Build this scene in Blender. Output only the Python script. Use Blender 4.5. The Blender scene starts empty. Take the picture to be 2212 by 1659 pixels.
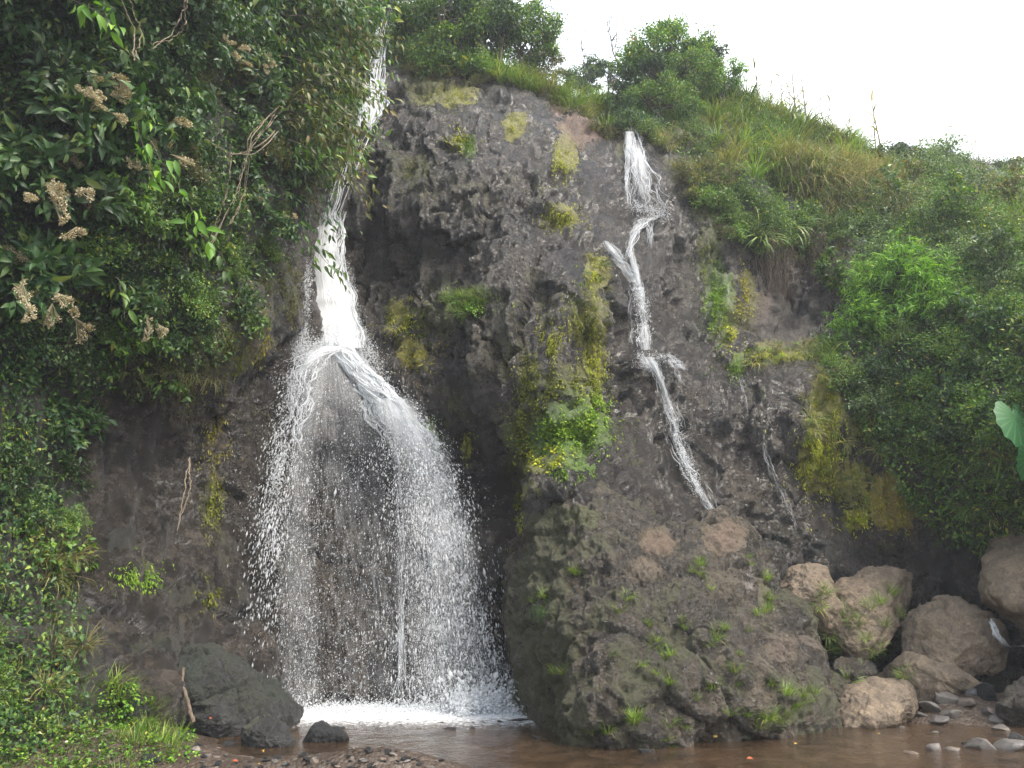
import bpy, math, random
import numpy as np
from mathutils import Vector, Matrix, Euler
from mathutils.bvhtree import BVHTree

SC = bpy.context.scene
COL = SC.collection
R = math.radians
rng = np.random.default_rng(7)
random.seed(7)

# ------------------------------------------------------------------ camera
PITCH = R(16.0)
CAMZ = 1.6
FPX = 1701.0                       # focal length in pixels of the 2212 px wide measuring grid
cam = bpy.data.cameras.new('camera')
cam.sensor_width = 36.0
cam.lens = 36.0 * FPX / 2212.0
cam.clip_start = 0.05
cam.clip_end = 1000
camo = bpy.data.objects.new('camera', cam)
COL.objects.link(camo)
camo.location = (0, 0, CAMZ)
camo.rotation_euler = (R(90) + PITCH, 0, 0)
SC.camera = camo

# ------------------------------------------------------------------ sky, sun, exposure
SUN_EL, SUN_AZ = 56.0, 122.0        # azimuth clockwise from +Y
w = bpy.data.worlds.new('World')
SC.world = w
w.use_nodes = True
wn = w.node_tree
wn.nodes.clear()
wo = wn.nodes.new('ShaderNodeOutputWorld')
bg = wn.nodes.new('ShaderNodeBackground')
sky = wn.nodes.new('ShaderNodeTexSky')
sky.sky_type = 'NISHITA'
sky.sun_disc = False
sky.sun_elevation = R(SUN_EL)
sky.sun_rotation = R(SUN_AZ)
sky.air_density = 1.2
sky.dust_density = 3.0
tc = wn.nodes.new('ShaderNodeTexCoord')
cn = wn.nodes.new('ShaderNodeTexNoise')
cn.inputs['Scale'].default_value = 1.7
cn.inputs['Detail'].default_value = 5
cr = wn.nodes.new('ShaderNodeMapRange')
cr.inputs['From Min'].default_value = 0.42
cr.inputs['From Max'].default_value = 0.60
cr.inputs['To Min'].default_value = 0.12
cr.inputs['To Max'].default_value = 0.97
mx = wn.nodes.new('ShaderNodeMix')
mx.data_type = 'RGBA'
wn.links.new(tc.outputs['Generated'], cn.inputs['Vector'])
wn.links.new(cn.outputs['Fac'], cr.inputs['Value'])
wn.links.new(cr.outputs['Result'], mx.inputs['Factor'])
wn.links.new(sky.outputs[0], mx.inputs['A'])
mx.inputs['B'].default_value = (8.6, 9.0, 9.3, 1)      # white cloud sheet
wn.links.new(mx.outputs['Result'], bg.inputs['Color'])
bg.inputs['Strength'].default_value = 0.11
wn.links.new(bg.outputs[0], wo.inputs[0])

sl = bpy.data.lights.new('sun', 'SUN')
sl.energy = 1.7
sl.angle = R(14)
sl.color = (1.0, 0.93, 0.82)
so = bpy.data.objects.new('sun', sl)
COL.objects.link(so)
_d = Vector((math.sin(R(SUN_AZ)) * math.cos(R(SUN_EL)), math.cos(R(SUN_AZ)) * math.cos(R(SUN_EL)), math.sin(R(SUN_EL))))
so.rotation_euler = _d.to_track_quat('Z', 'Y').to_euler()
so.location = _d * 60

SC.view_settings.view_transform = 'Standard'
SC.view_settings.look = 'None'
SC.view_settings.exposure = 1.62
SC.view_settings.gamma = 1.0
SC.view_settings.use_curve_mapping = False
SC.cycles.max_bounces = 6
SC.cycles.transparent_max_bounces = 24
SC.cycles.use_denoising = True

# ------------------------------------------------------------------ numpy helpers
_perm = np.random.default_rng(3).permutation(256)
_perm = np.concatenate([_perm, _perm, _perm])
_g = np.random.default_rng(4).normal(size=(256, 3))
_g /= np.linalg.norm(_g, axis=1)[:, None]

def pn(p):
    """gradient noise, about -1..1, for an (N,3) array"""
    i = np.floor(p).astype(np.int64)
    f = p - i
    u = f * f * f * (f * (f * 6 - 15) + 10)
    i &= 255
    out = 0
    for dx in (0, 1):
        for dy in (0, 1):
            for dz in (0, 1):
                h = _perm[_perm[_perm[i[:, 0] + dx] + i[:, 1] + dy] + i[:, 2] + dz]
                g = _g[h]
                d = (g[:, 0] * (f[:, 0] - dx) + g[:, 1] * (f[:, 1] - dy) + g[:, 2] * (f[:, 2] - dz))
                out = out + d * np.where(dx, u[:, 0], 1 - u[:, 0]) * np.where(dy, u[:, 1], 1 - u[:, 1]) * np.where(dz, u[:, 2], 1 - u[:, 2])
    return out * 1.5

def fbm(p, octv=4, gain=0.5, ridged=False):
    a, s, t = 1.0, 0.0, 0.0
    q = np.array(p, float)
    for k in range(octv):
        n = pn(q)
        if ridged:
            n = 1 - 2 * np.abs(n)
        s = s + a * n
        t += a
        a *= gain
        q = q * 2.03 + 17.3
    return s / t

def blocks(p, scale, seed=0, tilt=.55):
    """fractured stone: every point takes the tilted plane of its nearest cell; also the distance to the crack"""
    q = np.asarray(p) * scale + seed * 13.7
    base = np.floor(q).astype(np.int64)
    best = np.full(len(q), 9e9)
    sec = np.full(len(q), 9e9)
    hgt = np.zeros(len(q))
    for dx in (-1, 0, 1):
        for dy in (-1, 0, 1):
            for dz in (-1, 0, 1):
                c = base + np.array([dx, dy, dz])
                cc = c & 255
                h = _perm[_perm[_perm[cc[:, 0]] + cc[:, 1]] + cc[:, 2]]
                f = c + .5 + .45 * _g[h]
                d = q - f
                r = np.linalg.norm(d, axis=1)
                v = _g[(h + 37) & 255, 0] * .6 + tilt * (d * _g[(h + 91) & 255]).sum(1)
                nb = r < best
                sec = np.where(nb, best, np.minimum(sec, r))
                hgt = np.where(nb, v, hgt)
                best = np.minimum(best, r)
    return hgt, sec - best

def sstep(a, b, x):
    t = np.clip((x - a) / (b - a), 0, 1)
    return t * t * (3 - 2 * t)

_c, _s = math.cos(PITCH), math.sin(PITCH)

def ray(px, py):
    xc = (np.asarray(px, float) - 1106.0) / FPX
    yc = (829.5 - np.asarray(py, float)) / FPX
    return np.stack([xc, _c - yc * _s, _s + yc * _c], -1)

def at(px, py, Y):
    """the world point seen in direction (px,py) whose distance ahead of the camera is Y"""
    d = ray(px, py)
    Y = np.asarray(Y, float)
    return np.array([0, 0, CAMZ]) + d * (Y / d[..., 1])[..., None]

def gp(px, py, z=0.0):
    d = ray(px, py)
    t = (z - CAMZ) / d[..., 2]
    return np.array([0, 0, CAMZ]) + d * t[..., None]

class RBF:
    """thin plate spline through control points (px, py, Y)"""
    def __init__(self, pts, smooth=2e-3):
        pts = np.array(pts, float)
        self.c = pts[:, :2] / 1000.0
        n = len(pts)
        d = np.linalg.norm(self.c[:, None] - self.c[None], axis=2)
        K = self.k(d) + np.eye(n) * smooth
        P = np.c_[np.ones(n), self.c]
        A = np.block([[K, P], [P.T, np.zeros((3, 3))]])
        self.w = np.linalg.solve(A, np.r_[pts[:, 2], 0, 0, 0])
    @staticmethod
    def k(d):
        return np.where(d > 1e-9, d * d * np.log(d + 1e-12), 0)
    def __call__(self, px, py):
        q = np.stack([np.asarray(px, float).ravel(), np.asarray(py, float).ravel()], -1) / 1000.0
        out = np.empty(len(q))
        for a in range(0, len(q), 50000):
            b = q[a:a + 50000]
            d = np.linalg.norm(b[:, None] - self.c[None], axis=2)
            out[a:a + 50000] = self.k(d) @ self.w[:-3] + self.w[-3] + b @ self.w[-2:]
        return out.reshape(np.shape(px))

def mesh_np(name, V, F, mats=(), smooth=True, uv=None, attrs=None, mat_idx=None):
    """V (N,3); F an int array (M,k) or list of such arrays"""
    V = np.asarray(V, np.float32)
    Fs = F if isinstance(F, list) else [F]
    Fs = [np.asarray(f, np.int32) for f in Fs if len(f)]
    me = bpy.data.meshes.new(name)
    me.vertices.add(len(V))
    me.vertices.foreach_set('co', V.ravel())
    loops = np.concatenate([f.ravel() for f in Fs])
    tot = np.concatenate([np.full(len(f), f.shape[1], np.int32) for f in Fs])
    start = np.r_[0, np.cumsum(tot)[:-1]].astype(np.int32)
    me.loops.add(len(loops))
    me.loops.foreach_set('vertex_index', loops)
    me.polygons.add(len(tot))
    me.polygons.foreach_set('loop_start', start)
    me.polygons.foreach_set('loop_total', tot)
    me.polygons.foreach_set('use_smooth', np.full(len(tot), smooth))
    for m in mats:
        me.materials.append(m)
    if mat_idx is not None:
        me.polygons.foreach_set('material_index', np.asarray(mat_idx, np.int32))
    if uv is not None:
        l = me.uv_layers.new(name='UVMap')
        l.data.foreach_set('uv', np.asarray(uv, np.float32)[loops].ravel())
    for k, v in (attrs or {}).items():
        v = np.asarray(v, np.float32)
        a = me.attributes.new(k, 'FLOAT_COLOR' if v.ndim == 2 else 'FLOAT', 'POINT')
        a.data.foreach_set('color' if v.ndim == 2 else 'value', v.ravel())
    me.update(calc_edges=True)
    me.validate()
    return me

def link(name, data, parent=None, loc=None, rot=None, scale=None):
    o = bpy.data.objects.new(name, data)
    COL.objects.link(o)
    if parent is not None:
        o.parent = parent
    if loc is not None:
        o.location = [float(v) for v in loc]
    if rot is not None:
        o.rotation_euler = rot
    if scale is not None:
        o.scale = (scale,) * 3 if np.isscalar(scale) else scale
    return o

def tag(o, label=None, cat=None, group=None, kind=None):
    if label:
        o['label'] = label
    if cat:
        o['category'] = cat
    if group:
        o['group'] = group
    if kind:
        o['kind'] = kind
    return o

def copy_tree(o, parent=None):
    c = o.copy()
    COL.objects.link(c)
    if parent is not None:
        c.parent = parent
    for ch in list(o.children):
        copy_tree(ch, c)
    return c

def grid_faces(nu, nv, wrap=False):
    """quads of an nu x nv vertex grid (index = u*nv+v); wrap closes u"""
    u = np.arange(nu if wrap else nu - 1)
    v = np.arange(nv - 1)
    U, Vv = np.meshgrid(u, v, indexing='ij')
    U2 = (U + 1) % nu
    return np.stack([U * nv + Vv, U2 * nv + Vv, U2 * nv + Vv + 1, U * nv + Vv + 1], -1).reshape(-1, 4)

def grid_normals(P):
    du = np.gradient(P, axis=0)
    dv = np.gradient(P, axis=1)
    n = np.cross(du, dv)
    return n / (np.linalg.norm(n, axis=2)[..., None] + 1e-9)

def norm(v):
    return v / (np.linalg.norm(v, axis=-1)[..., None] + 1e-9)

def inpoly(px, py, poly):
    px, py = np.asarray(px, float), np.asarray(py, float)
    r = np.zeros(px.shape, bool)
    n = len(poly)
    j = n - 1
    for i in range(n):
        xi, yi = poly[i]
        xj, yj = poly[j]
        r ^= ((yi > py) != (yj > py)) & (px < (xj - xi) * (py - yi) / (yj - yi + 1e-12) + xi)
        j = i
    return r

# ------------------------------------------------------------------ materials
class NT:
    def __init__(self, name):
        self.m = bpy.data.materials.new(name)
        self.m.use_nodes = True
        self.t = self.m.node_tree
        self.t.nodes.clear()
        self.out = self.t.nodes.new('ShaderNodeOutputMaterial')
    def n(self, typ, **kw):
        nd = self.t.nodes.new('ShaderNode' + typ)
        ins = kw.pop('ins', {})
        for k, v in kw.items():
            setattr(nd, k, v)
        for k, v in ins.items():
            if isinstance(v, bpy.types.NodeSocket):
                self.t.links.new(v, nd.inputs[k])
            else:
                nd.inputs[k].default_value = v
        return nd
    def noise(self, vec, scale, detail=4, rough=0.55, dist=0.0):
        nd = self.n('TexNoise', ins={'Scale': scale, 'Detail': detail, 'Roughness': rough, 'Distortion': dist})
        if vec is not None:
            self.t.links.new(vec, nd.inputs['Vector'])
        return nd.outputs['Fac']
    def mapr(self, val, a, b, c=0.0, d=1.0, smooth=False):
        nd = self.n('MapRange', ins={'Value': val, 'From Min': a, 'From Max': b, 'To Min': c, 'To Max': d})
        if smooth:
            nd.interpolation_type = 'SMOOTHSTEP'
        return nd.outputs['Result']
    def math(self, op, a, b=0.0, clamp=False):
        nd = self.n('Math', operation=op, use_clamp=clamp)
        for k, v in ((0, a), (1, b)):
            if isinstance(v, bpy.types.NodeSocket):
                self.t.links.new(v, nd.inputs[k])
            else:
                nd.inputs[k].default_value = v
        return nd.outputs[0]
    def mix(self, f, a, b, blend='MIX'):
        nd = self.n('Mix', data_type='RGBA', blend_type=blend)
        for k, v in (('Factor', f), ('A', a), ('B', b)):
            if isinstance(v, bpy.types.NodeSocket):
                self.t.links.new(v, nd.inputs[k])
            else:
                nd.inputs[k].default_value = v if np.isscalar(v) else (tuple(v) + (1,))[:4]
        return nd.outputs['Result']
    def ramp(self, val, stops):
        nd = self.n('ValToRGB')
        self.t.links.new(val, nd.inputs[0])
        e = nd.color_ramp.elements
        while len(e) > 1:
            e.remove(e[-1])
        e[0].position, e[0].color = stops[0][0], tuple(stops[0][1]) + (1,)
        for p, c in stops[1:]:
            x = e.new(p)
            x.color = tuple(c) + (1,)
        return nd.outputs[0]
    def mapping(self, scale):
        t = self.n('TexCoord')
        mp = self.n('Mapping', ins={'Vector': t.outputs['Object']})
        mp.inputs['Scale'].default_value = scale
        return mp.outputs[0]
    def done(self, sh):
        self.t.links.new(sh, self.out.inputs['Surface'])
        return self.m

def rock_mat(name, dark, mid, light, r0=0.28, r1=0.75, bump=1.0, streak=0.5):
    t = NT(name)
    co = t.n('TexCoord').outputs['Object']
    st = t.mapping((2.2, 2.2, 0.35))
    n1 = t.noise(co, 0.55, 5, 0.6)
    n2 = t.noise(co, 3.5, 9, 0.74)
    n3 = t.noise(st, 2.2, 6, 0.62, 0.4)
    n4 = t.noise(co, 26, 5, 0.7)
    v = t.math('ADD', t.math('MULTIPLY', n1, 0.26), t.math('MULTIPLY', n2, 0.40))
    v = t.math('ADD', v, t.math('MULTIPLY', n4, 0.34))
    col = t.ramp(v, [(0.38, dark), (0.50, mid), (0.60, light)])
    wet = t.mapr(n3, 0.50, 0.66)
    col = t.mix(t.math('MULTIPLY', wet, streak), col, tuple(c * 0.42 for c in dark))
    # moss, lichen and earth that grow on or cover the stone (their own colour and outline)
    at_ = t.n('Attribute', attribute_name='paint')
    brk = t.math('ADD', t.math('MULTIPLY', t.noise(co, 5, 7, 0.7), 0.7), t.math('MULTIPLY', t.noise(st, 5, 5, 0.65), 0.5))
    msk = t.mapr(t.math('ADD', at_.outputs['Alpha'], t.math('MULTIPLY', t.math('SUBTRACT', brk, 0.62), 1.7)), 0.44, 0.56)
    pc = t.mix(t.mapr(n4, 0.3, 0.7), t.mix(1.0, at_.outputs['Color'], (0.45, 0.42, 0.4), 'MULTIPLY'), at_.outputs['Color'])
    col = t.mix(msk, col, pc)
    ro = t.math('ADD', t.mapr(n2, 0.35, 0.65, r0, r1), t.math('MULTIPLY', msk, 0.3), True)
    vor = t.n('TexVoronoi', feature='DISTANCE_TO_EDGE', ins={'Vector': t.mix(0.12, co, t.n('TexNoise', ins={'Vector': co, 'Scale': 3.0, 'Detail': 4.0}).outputs['Color']), 'Scale': 3.2})
    crk = t.mapr(vor.outputs['Distance'], 0.0, 0.07)
    h = t.math('ADD', t.math('MULTIPLY', n2, 0.9), t.math('MULTIPLY', n4, 0.30))
    h = t.math('ADD', h, t.math('MULTIPLY', crk, 0.04))
    h = t.math('ADD', h, t.math('MULTIPLY', t.noise(co, 75, 3, 0.6), 0.06))
    h = t.math('ADD', h, t.math('MULTIPLY', msk, 0.15))
    b = t.n('Bump', ins={'Strength': 0.8 * bump, 'Distance': 0.26, 'Height': h})
    p = t.n('BsdfPrincipled', ins={'Base Color': col, 'Roughness': ro, 'Normal': b.outputs[0], 'Specular IOR Level': 0.85})
    return t.done(p.outputs[0])

M = {}
M['rock'] = rock_mat('wet_basalt', (0.007, 0.006, 0.0045), (0.027, 0.0215, 0.0165), (0.100, 0.080, 0.062), 0.09, 0.36, 1.0, 0.75)
M['outcrop'] = rock_mat('outcrop_stone', (0.010, 0.008, 0.005), (0.043, 0.033, 0.021), (0.145, 0.112, 0.075), 0.10, 0.5, 1.0, 0.6)
M['tan'] = rock_mat('dry_tan_stone', (0.050, 0.037, 0.024), (0.155, 0.112, 0.070), (0.27, 0.205, 0.135), 0.55, 0.95, 0.7, 0.2)
M['darkrock'] = rock_mat('dark_smooth_stone', (0.006, 0.007, 0.006), (0.016, 0.016, 0.014), (0.042, 0.041, 0.036), 0.3, 0.7, 0.9)

def leaf_mat(name, stops, rough=0.45, trans=0.28, objvar=0.35):
    t = NT(name)
    g = t.n('NewGeometry')
    oi = t.n('ObjectInfo')
    col = t.ramp(g.outputs['Random Per Island'], stops)
    k = t.mapr(oi.outputs['Random'], 0, 1, 1 - objvar, 1 + objvar)
    col = t.mix(1.0, col, t.n('CombineColor', ins={0: k, 1: k, 2: k}).outputs[0], 'MULTIPLY')
    p = t.n('BsdfPrincipled', ins={'Base Color': col, 'Roughness': rough, 'Specular IOR Level': 0.4})
    tr = t.n('BsdfTranslucent', ins={'Color': t.mix(1.0, col, (1.25, 1.35, 0.5), 'MULTIPLY')})
    ms = t.n('MixShader', ins={0: trans, 1: p.outputs[0], 2: tr.outputs[0]})
    return t.done(ms.outputs[0])

M['leaf_dark'] = leaf_mat('leaf_dark_green', [(0.0, (0.018, 0.050, 0.016)), (0.5, (0.038, 0.090, 0.024)), (0.85, (0.083, 0.156, 0.044)), (1.0, (0.186, 0.234, 0.059))])
M['leaf_mid'] = leaf_mat('leaf_mid_green', [(0.0, (0.040, 0.091, 0.016)), (0.5, (0.085, 0.177, 0.026)), (0.9, (0.172, 0.288, 0.041)), (1.0, (0.404, 0.365, 0.059))])
M['leaf_bright'] = leaf_mat('leaf_bright_green', [(0.0, (0.073, 0.172, 0.019)), (0.6, (0.154, 0.325, 0.032)), (1.0, (0.308, 0.498, 0.059))], 0.5, 0.35, 0.2)
M['leaf_olive'] = leaf_mat('leaf_olive', [(0.0, (0.046, 0.058, 0.018)), (0.5, (0.098, 0.111, 0.029)), (0.9, (0.169, 0.156, 0.046)), (1.0, (0.260, 0.156, 0.065))])
M['leaf_grey'] = leaf_mat('leaf_grey_green', [(0.0, (0.047, 0.094, 0.036)), (0.5, (0.097, 0.168, 0.058)), (1.0, (0.234, 0.300, 0.117))])
M['grass'] = leaf_mat('grass_green', [(0.0, (0.061, 0.105, 0.019)), (0.5, (0.120, 0.208, 0.030)), (0.85, (0.206, 0.305, 0.047)), (1.0, (0.411, 0.337, 0.105))], 0.5, 0.3)
M['straw'] = leaf_mat('grass_straw', [(0.0, (0.130, 0.111, 0.052)), (0.5, (0.260, 0.215, 0.111)), (1.0, (0.442, 0.364, 0.208))], 0.6, 0.25)
M['grass_mix'] = leaf_mat('grass_mixed', [(0.0, (0.083, 0.114, 0.028)), (0.45, (0.149, 0.181, 0.044)), (0.7, (0.263, 0.228, 0.074)), (1.0, (0.493, 0.379, 0.173))], 0.55, 0.3)
M['moss_green'] = leaf_mat('moss_bright_green', [(0.0, (0.062, 0.127, 0.010)), (0.5, (0.150, 0.270, 0.018)), (1.0, (0.298, 0.423, 0.039))], 0.7, 0.25, 0.15)
M['moss_yellow'] = leaf_mat('moss_yellow', [(0.0, (0.133, 0.155, 0.010)), (0.5, (0.316, 0.344, 0.018)), (1.0, (0.530, 0.530, 0.039))], 0.7, 0.2, 0.15)
M['moss_olive'] = leaf_mat('moss_olive', [(0.0, (0.059, 0.071, 0.010)), (0.5, (0.146, 0.168, 0.018)), (1.0, (0.273, 0.274, 0.033))], 0.7, 0.2, 0.15)
M['moss_orange'] = leaf_mat('moss_orange', [(0.0, (0.104, 0.097, 0.010)), (0.5, (0.244, 0.216, 0.016)), (1.0, (0.371, 0.343, 0.030))], 0.7, 0.2, 0.15)
M['flower'] = leaf_mat('dry_flower_head', [(0.0, (0.20, 0.15, 0.08)), (0.5, (0.42, 0.35, 0.21)), (1.0, (0.70, 0.62, 0.44))], 0.8, 0.15, 0.1)
M['redflower'] = leaf_mat('pink_bract', [(0.0, (0.35, 0.10, 0.06)), (1.0, (0.5, 0.22, 0.16))], 0.6, 0.3, 0.1)

def simple_mat(name, a, b, rough=0.7, scale=8.0, bump=0.3, spec=0.4):
    t = NT(name)
    co = t.n('TexCoord').outputs['Object']
    n = t.noise(co, scale, 6, 0.65)
    col = t.mix(t.mapr(n, 0.3, 0.7), a, b)
    bp = t.n('Bump', ins={'Strength': bump, 'Distance': 0.03, 'Height': n})
    p = t.n('BsdfPrincipled', ins={'Base Color': col, 'Roughness': rough, 'Normal': bp.outputs[0], 'Specular IOR Level': spec})
    return t.done(p.outputs[0])

M['bark'] = simple_mat('bark', (0.035, 0.028, 0.02), (0.11, 0.09, 0.065), 0.85, 14)
M['bark_pale'] = simple_mat('pale_stem', (0.13, 0.10, 0.07), (0.30, 0.24, 0.17), 0.8, 20)
M['root'] = simple_mat('root', (0.07, 0.05, 0.035), (0.20, 0.155, 0.11), 0.85, 20)
M['red_leaf'] = simple_mat('fallen_red_leaf', (0.22, 0.04, 0.012), (0.38, 0.09, 0.02), 0.55, 12)
M['yellow_leaf'] = simple_mat('fallen_yellow_leaf', (0.26, 0.14, 0.02), (0.40, 0.26, 0.05), 0.55, 12)
M['white_leaf'] = simple_mat('pale_dry_leaf', (0.40, 0.34, 0.22), (0.6, 0.55, 0.42), 0.6, 12)

def ear_mat():
    t = NT('elephant_ear_blade')
    uv = t.n('TexCoord').outputs['UV']
    wv = t.n('TexWave', wave_type='BANDS', bands_direction='X', ins={'Vector': uv, 'Scale': 3.2, 'Distortion': 0.6})
    col = t.mix(t.mapr(wv.outputs['Fac'], 0.75, 1.0), (0.045, 0.16, 0.055), (0.11, 0.26, 0.10))
    p = t.n('BsdfPrincipled', ins={'Base Color': col, 'Roughness': 0.4})
    tr = t.n('BsdfTranslucent', ins={'Color': (0.08, 0.30, 0.06, 1)})
    return t.done(t.n('MixShader', ins={0: 0.3, 1: p.outputs[0], 2: tr.outputs[0]}).outputs[0])
M['ear'] = ear_mat()

def water_white(name, alpha, rough=0.35):
    t = NT(name)
    p = t.n('BsdfPrincipled', ins={'Base Color': (0.86, 0.885, 0.91, 1), 'Roughness': rough, 'Specular IOR Level': 0.5})
    tl = t.n('BsdfTranslucent', ins={'Color': (0.86, 0.885, 0.91, 1)})
    m1 = t.n('MixShader', ins={0: 0.35, 1: p.outputs[0], 2: tl.outputs[0]})
    g = t.n('NewGeometry')
    a = t.mapr(g.outputs['Random Per Island'], 0, 1, alpha * 0.55, min(1.0, alpha * 1.35))
    ts = t.n('BsdfTransparent')
    return t.done(t.n('MixShader', ins={0: a, 1: ts.outputs[0], 2: m1.outputs[0]}).outputs[0])
M['strand'] = water_white('falling_water', 0.62)
M['drop'] = water_white('water_drop', 0.42)
M['trickle'] = water_white('trickle_water', 0.26)
M['mistdrop'] = water_white('fine_spray_drop', 0.30)

def sheet_mat(name='water_sheet', across=9, along=3.0, lo=.20, hi=.62, top=1.0):
    t = NT(name)
    uv = t.n('TexCoord').outputs['UV']
    mp = t.n('Mapping', ins={'Vector': uv})
    mp.inputs['Scale'].default_value = (across, along, 1)
    n = t.noise(mp.outputs[0], 3.0, 7, 0.7, 0.3)
    sp = t.n('SeparateXYZ', ins={0: uv})
    e = t.math('ABSOLUTE', t.math('SUBTRACT', t.math('MULTIPLY', sp.outputs[0], 2.0), 1.0))
    e = t.math('SUBTRACT', 1.0, t.math('POWER', e, 2.2))
    dn = t.n('Attribute', attribute_name='dens').outputs['Fac']
    a = t.math('ADD', t.math('MULTIPLY', e, 0.55), t.math('SUBTRACT', n, 0.5))
    a = t.math('ADD', a, t.math('SUBTRACT', dn, 0.5))
    a = t.math('MULTIPLY', t.mapr(a, lo, hi, 0.0, top), t.mapr(e, 0.0, 0.45))
    a = t.math('MULTIPLY', a, t.mapr(dn, 0.0, 0.25))
    b = t.n('Bump', ins={'Strength': 0.5, 'Distance': 0.06, 'Height': n})
    p = t.n('BsdfPrincipled', ins={'Base Color': (0.87, 0.89, 0.91, 1), 'Roughness': 0.4, 'Normal': b.outputs[0]})
    tl = t.n('BsdfTranslucent', ins={'Color': (0.87, 0.89, 0.91, 1)})
    m1 = t.n('MixShader', ins={0: 0.3, 1: p.outputs[0], 2: tl.outputs[0]})
    return t.done(t.n('MixShader', ins={0: a, 1: t.n('BsdfTransparent').outputs[0], 2: m1.outputs[0]}).outputs[0])
M['sheet'] = sheet_mat()
M['film'] = sheet_mat('water_film', 5, 2.2, .32, .85, .85)
M['veil'] = sheet_mat('water_veil', 16, 2.4, .36, 1.0, .36)

def pool_mat():
    t = NT('stream_water')
    co = t.n('TexCoord').outputs['Object']
    n1 = t.noise(co, 3.0, 5, 0.6, 0.5)
    n2 = t.noise(co, 11.0, 4, 0.6, 0.3)
    n3 = t.noise(co, 30.0, 3, 0.6)
    fo = t.n('Attribute', attribute_name='foam').outputs['Fac']
    k = t.math('ADD', t.math('MULTIPLY', n2, 0.7), t.math('MULTIPLY', n3, 0.5))
    fm = t.mapr(t.math('ADD', fo, t.math('MULTIPLY', t.math('SUBTRACT', k, 0.62), 1.8)), 0.32, 0.95)
    h = t.math('ADD', t.math('MULTIPLY', n1, 0.5), t.math('ADD', t.math('MULTIPLY', n2, 0.35), t.math('MULTIPLY', n3, t.math('ADD', 0.06, t.math('MULTIPLY', fo, 0.5)))))
    b = t.n('Bump', ins={'Strength': 0.55, 'Distance': 0.07, 'Height': h})
    gl = t.n('BsdfGlossy', ins={'Color': (1, 1, 1, 1), 'Roughness': 0.06, 'Normal': b.outputs[0]})
    mud = t.n('BsdfDiffuse', ins={'Color': (0.115, 0.074, 0.044, 1)})
    tr = t.n('BsdfTransparent', ins={'Color': (0.80, 0.68, 0.52, 1)})
    body = t.n('MixShader', ins={0: t.mapr(n1, .35, .65, .45, .85), 1: mud.outputs[0], 2: tr.outputs[0]})
    fr = t.n('Fresnel', ins={'IOR': 1.33, 'Normal': b.outputs[0]})
    ws = t.n('MixShader', ins={0: fr.outputs[0], 1: body.outputs[0], 2: gl.outputs[0]})
    foam = t.n('BsdfDiffuse', ins={'Color': (0.82, 0.84, 0.86, 1), 'Normal': b.outputs[0]})
    return t.done(t.n('MixShader', ins={0: fm, 1: ws.outputs[0], 2: foam.outputs[0]}).outputs[0])
M['pool'] = pool_mat()

def ground_mat():
    t = NT('wet_mud_and_gravel')
    co = t.n('TexCoord').outputs['Object']
    n1 = t.noise(co, 1.2, 6, 0.65)
    n2 = t.noise(co, 18, 5, 0.7)
    vo = t.n('TexVoronoi', ins={'Vector': co, 'Scale': 22.0})
    st = t.ramp(t.n('SeparateColor', ins={0: vo.outputs['Color']}).outputs[0], [(0.0, (0.028, 0.019, 0.013)), (0.5, (0.065, 0.043, 0.029)), (0.85, (0.10, 0.075, 0.055)), (1.0, (0.17, 0.145, 0.12))])
    mud = t.mix(t.mapr(n2, 0.3, 0.7), (0.022, 0.015, 0.010), (0.07, 0.047, 0.031))
    col = t.mix(t.mapr(n1, 0.40, 0.6), mud, st)
    h = t.math('ADD', t.math('MULTIPLY', vo.outputs['Distance'], -0.6), t.math('MULTIPLY', n2, 0.6))
    b = t.n('Bump', ins={'Strength': 0.8, 'Distance': 0.05, 'Height': h})
    p = t.n('BsdfPrincipled', ins={'Base Color': col, 'Roughness': t.mapr(n1, 0.3, 0.7, 0.35, 0.8), 'Normal': b.outputs[0]})
    return t.done(p.outputs[0])
M['ground'] = ground_mat()

def pebble_mat():
    t = NT('river_stone')
    co = t.n('TexCoord').outputs['Object']
    r = t.n('ObjectInfo').outputs['Random']
    base = t.ramp(r, [(0.0, (0.08, 0.075, 0.07)), (0.35, (0.14, 0.125, 0.11)), (0.6, (0.18, 0.135, 0.10)), (0.85, (0.10, 0.105, 0.11)), (1.0, (0.24, 0.21, 0.18))])
    n = t.noise(co, 18, 6, 0.7)
    col = t.mix(t.mapr(n, 0.3, 0.7), t.mix(1.0, base, (0.5, 0.47, 0.45), 'MULTIPLY'), base)
    b = t.n('Bump', ins={'Strength': 0.35, 'Distance': 0.03, 'Height': n})
    return t.done(t.n('BsdfPrincipled', ins={'Base Color': col, 'Roughness': 0.55, 'Normal': b.outputs[0]}).outputs[0])
M['pebble'] = pebble_mat()

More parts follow.
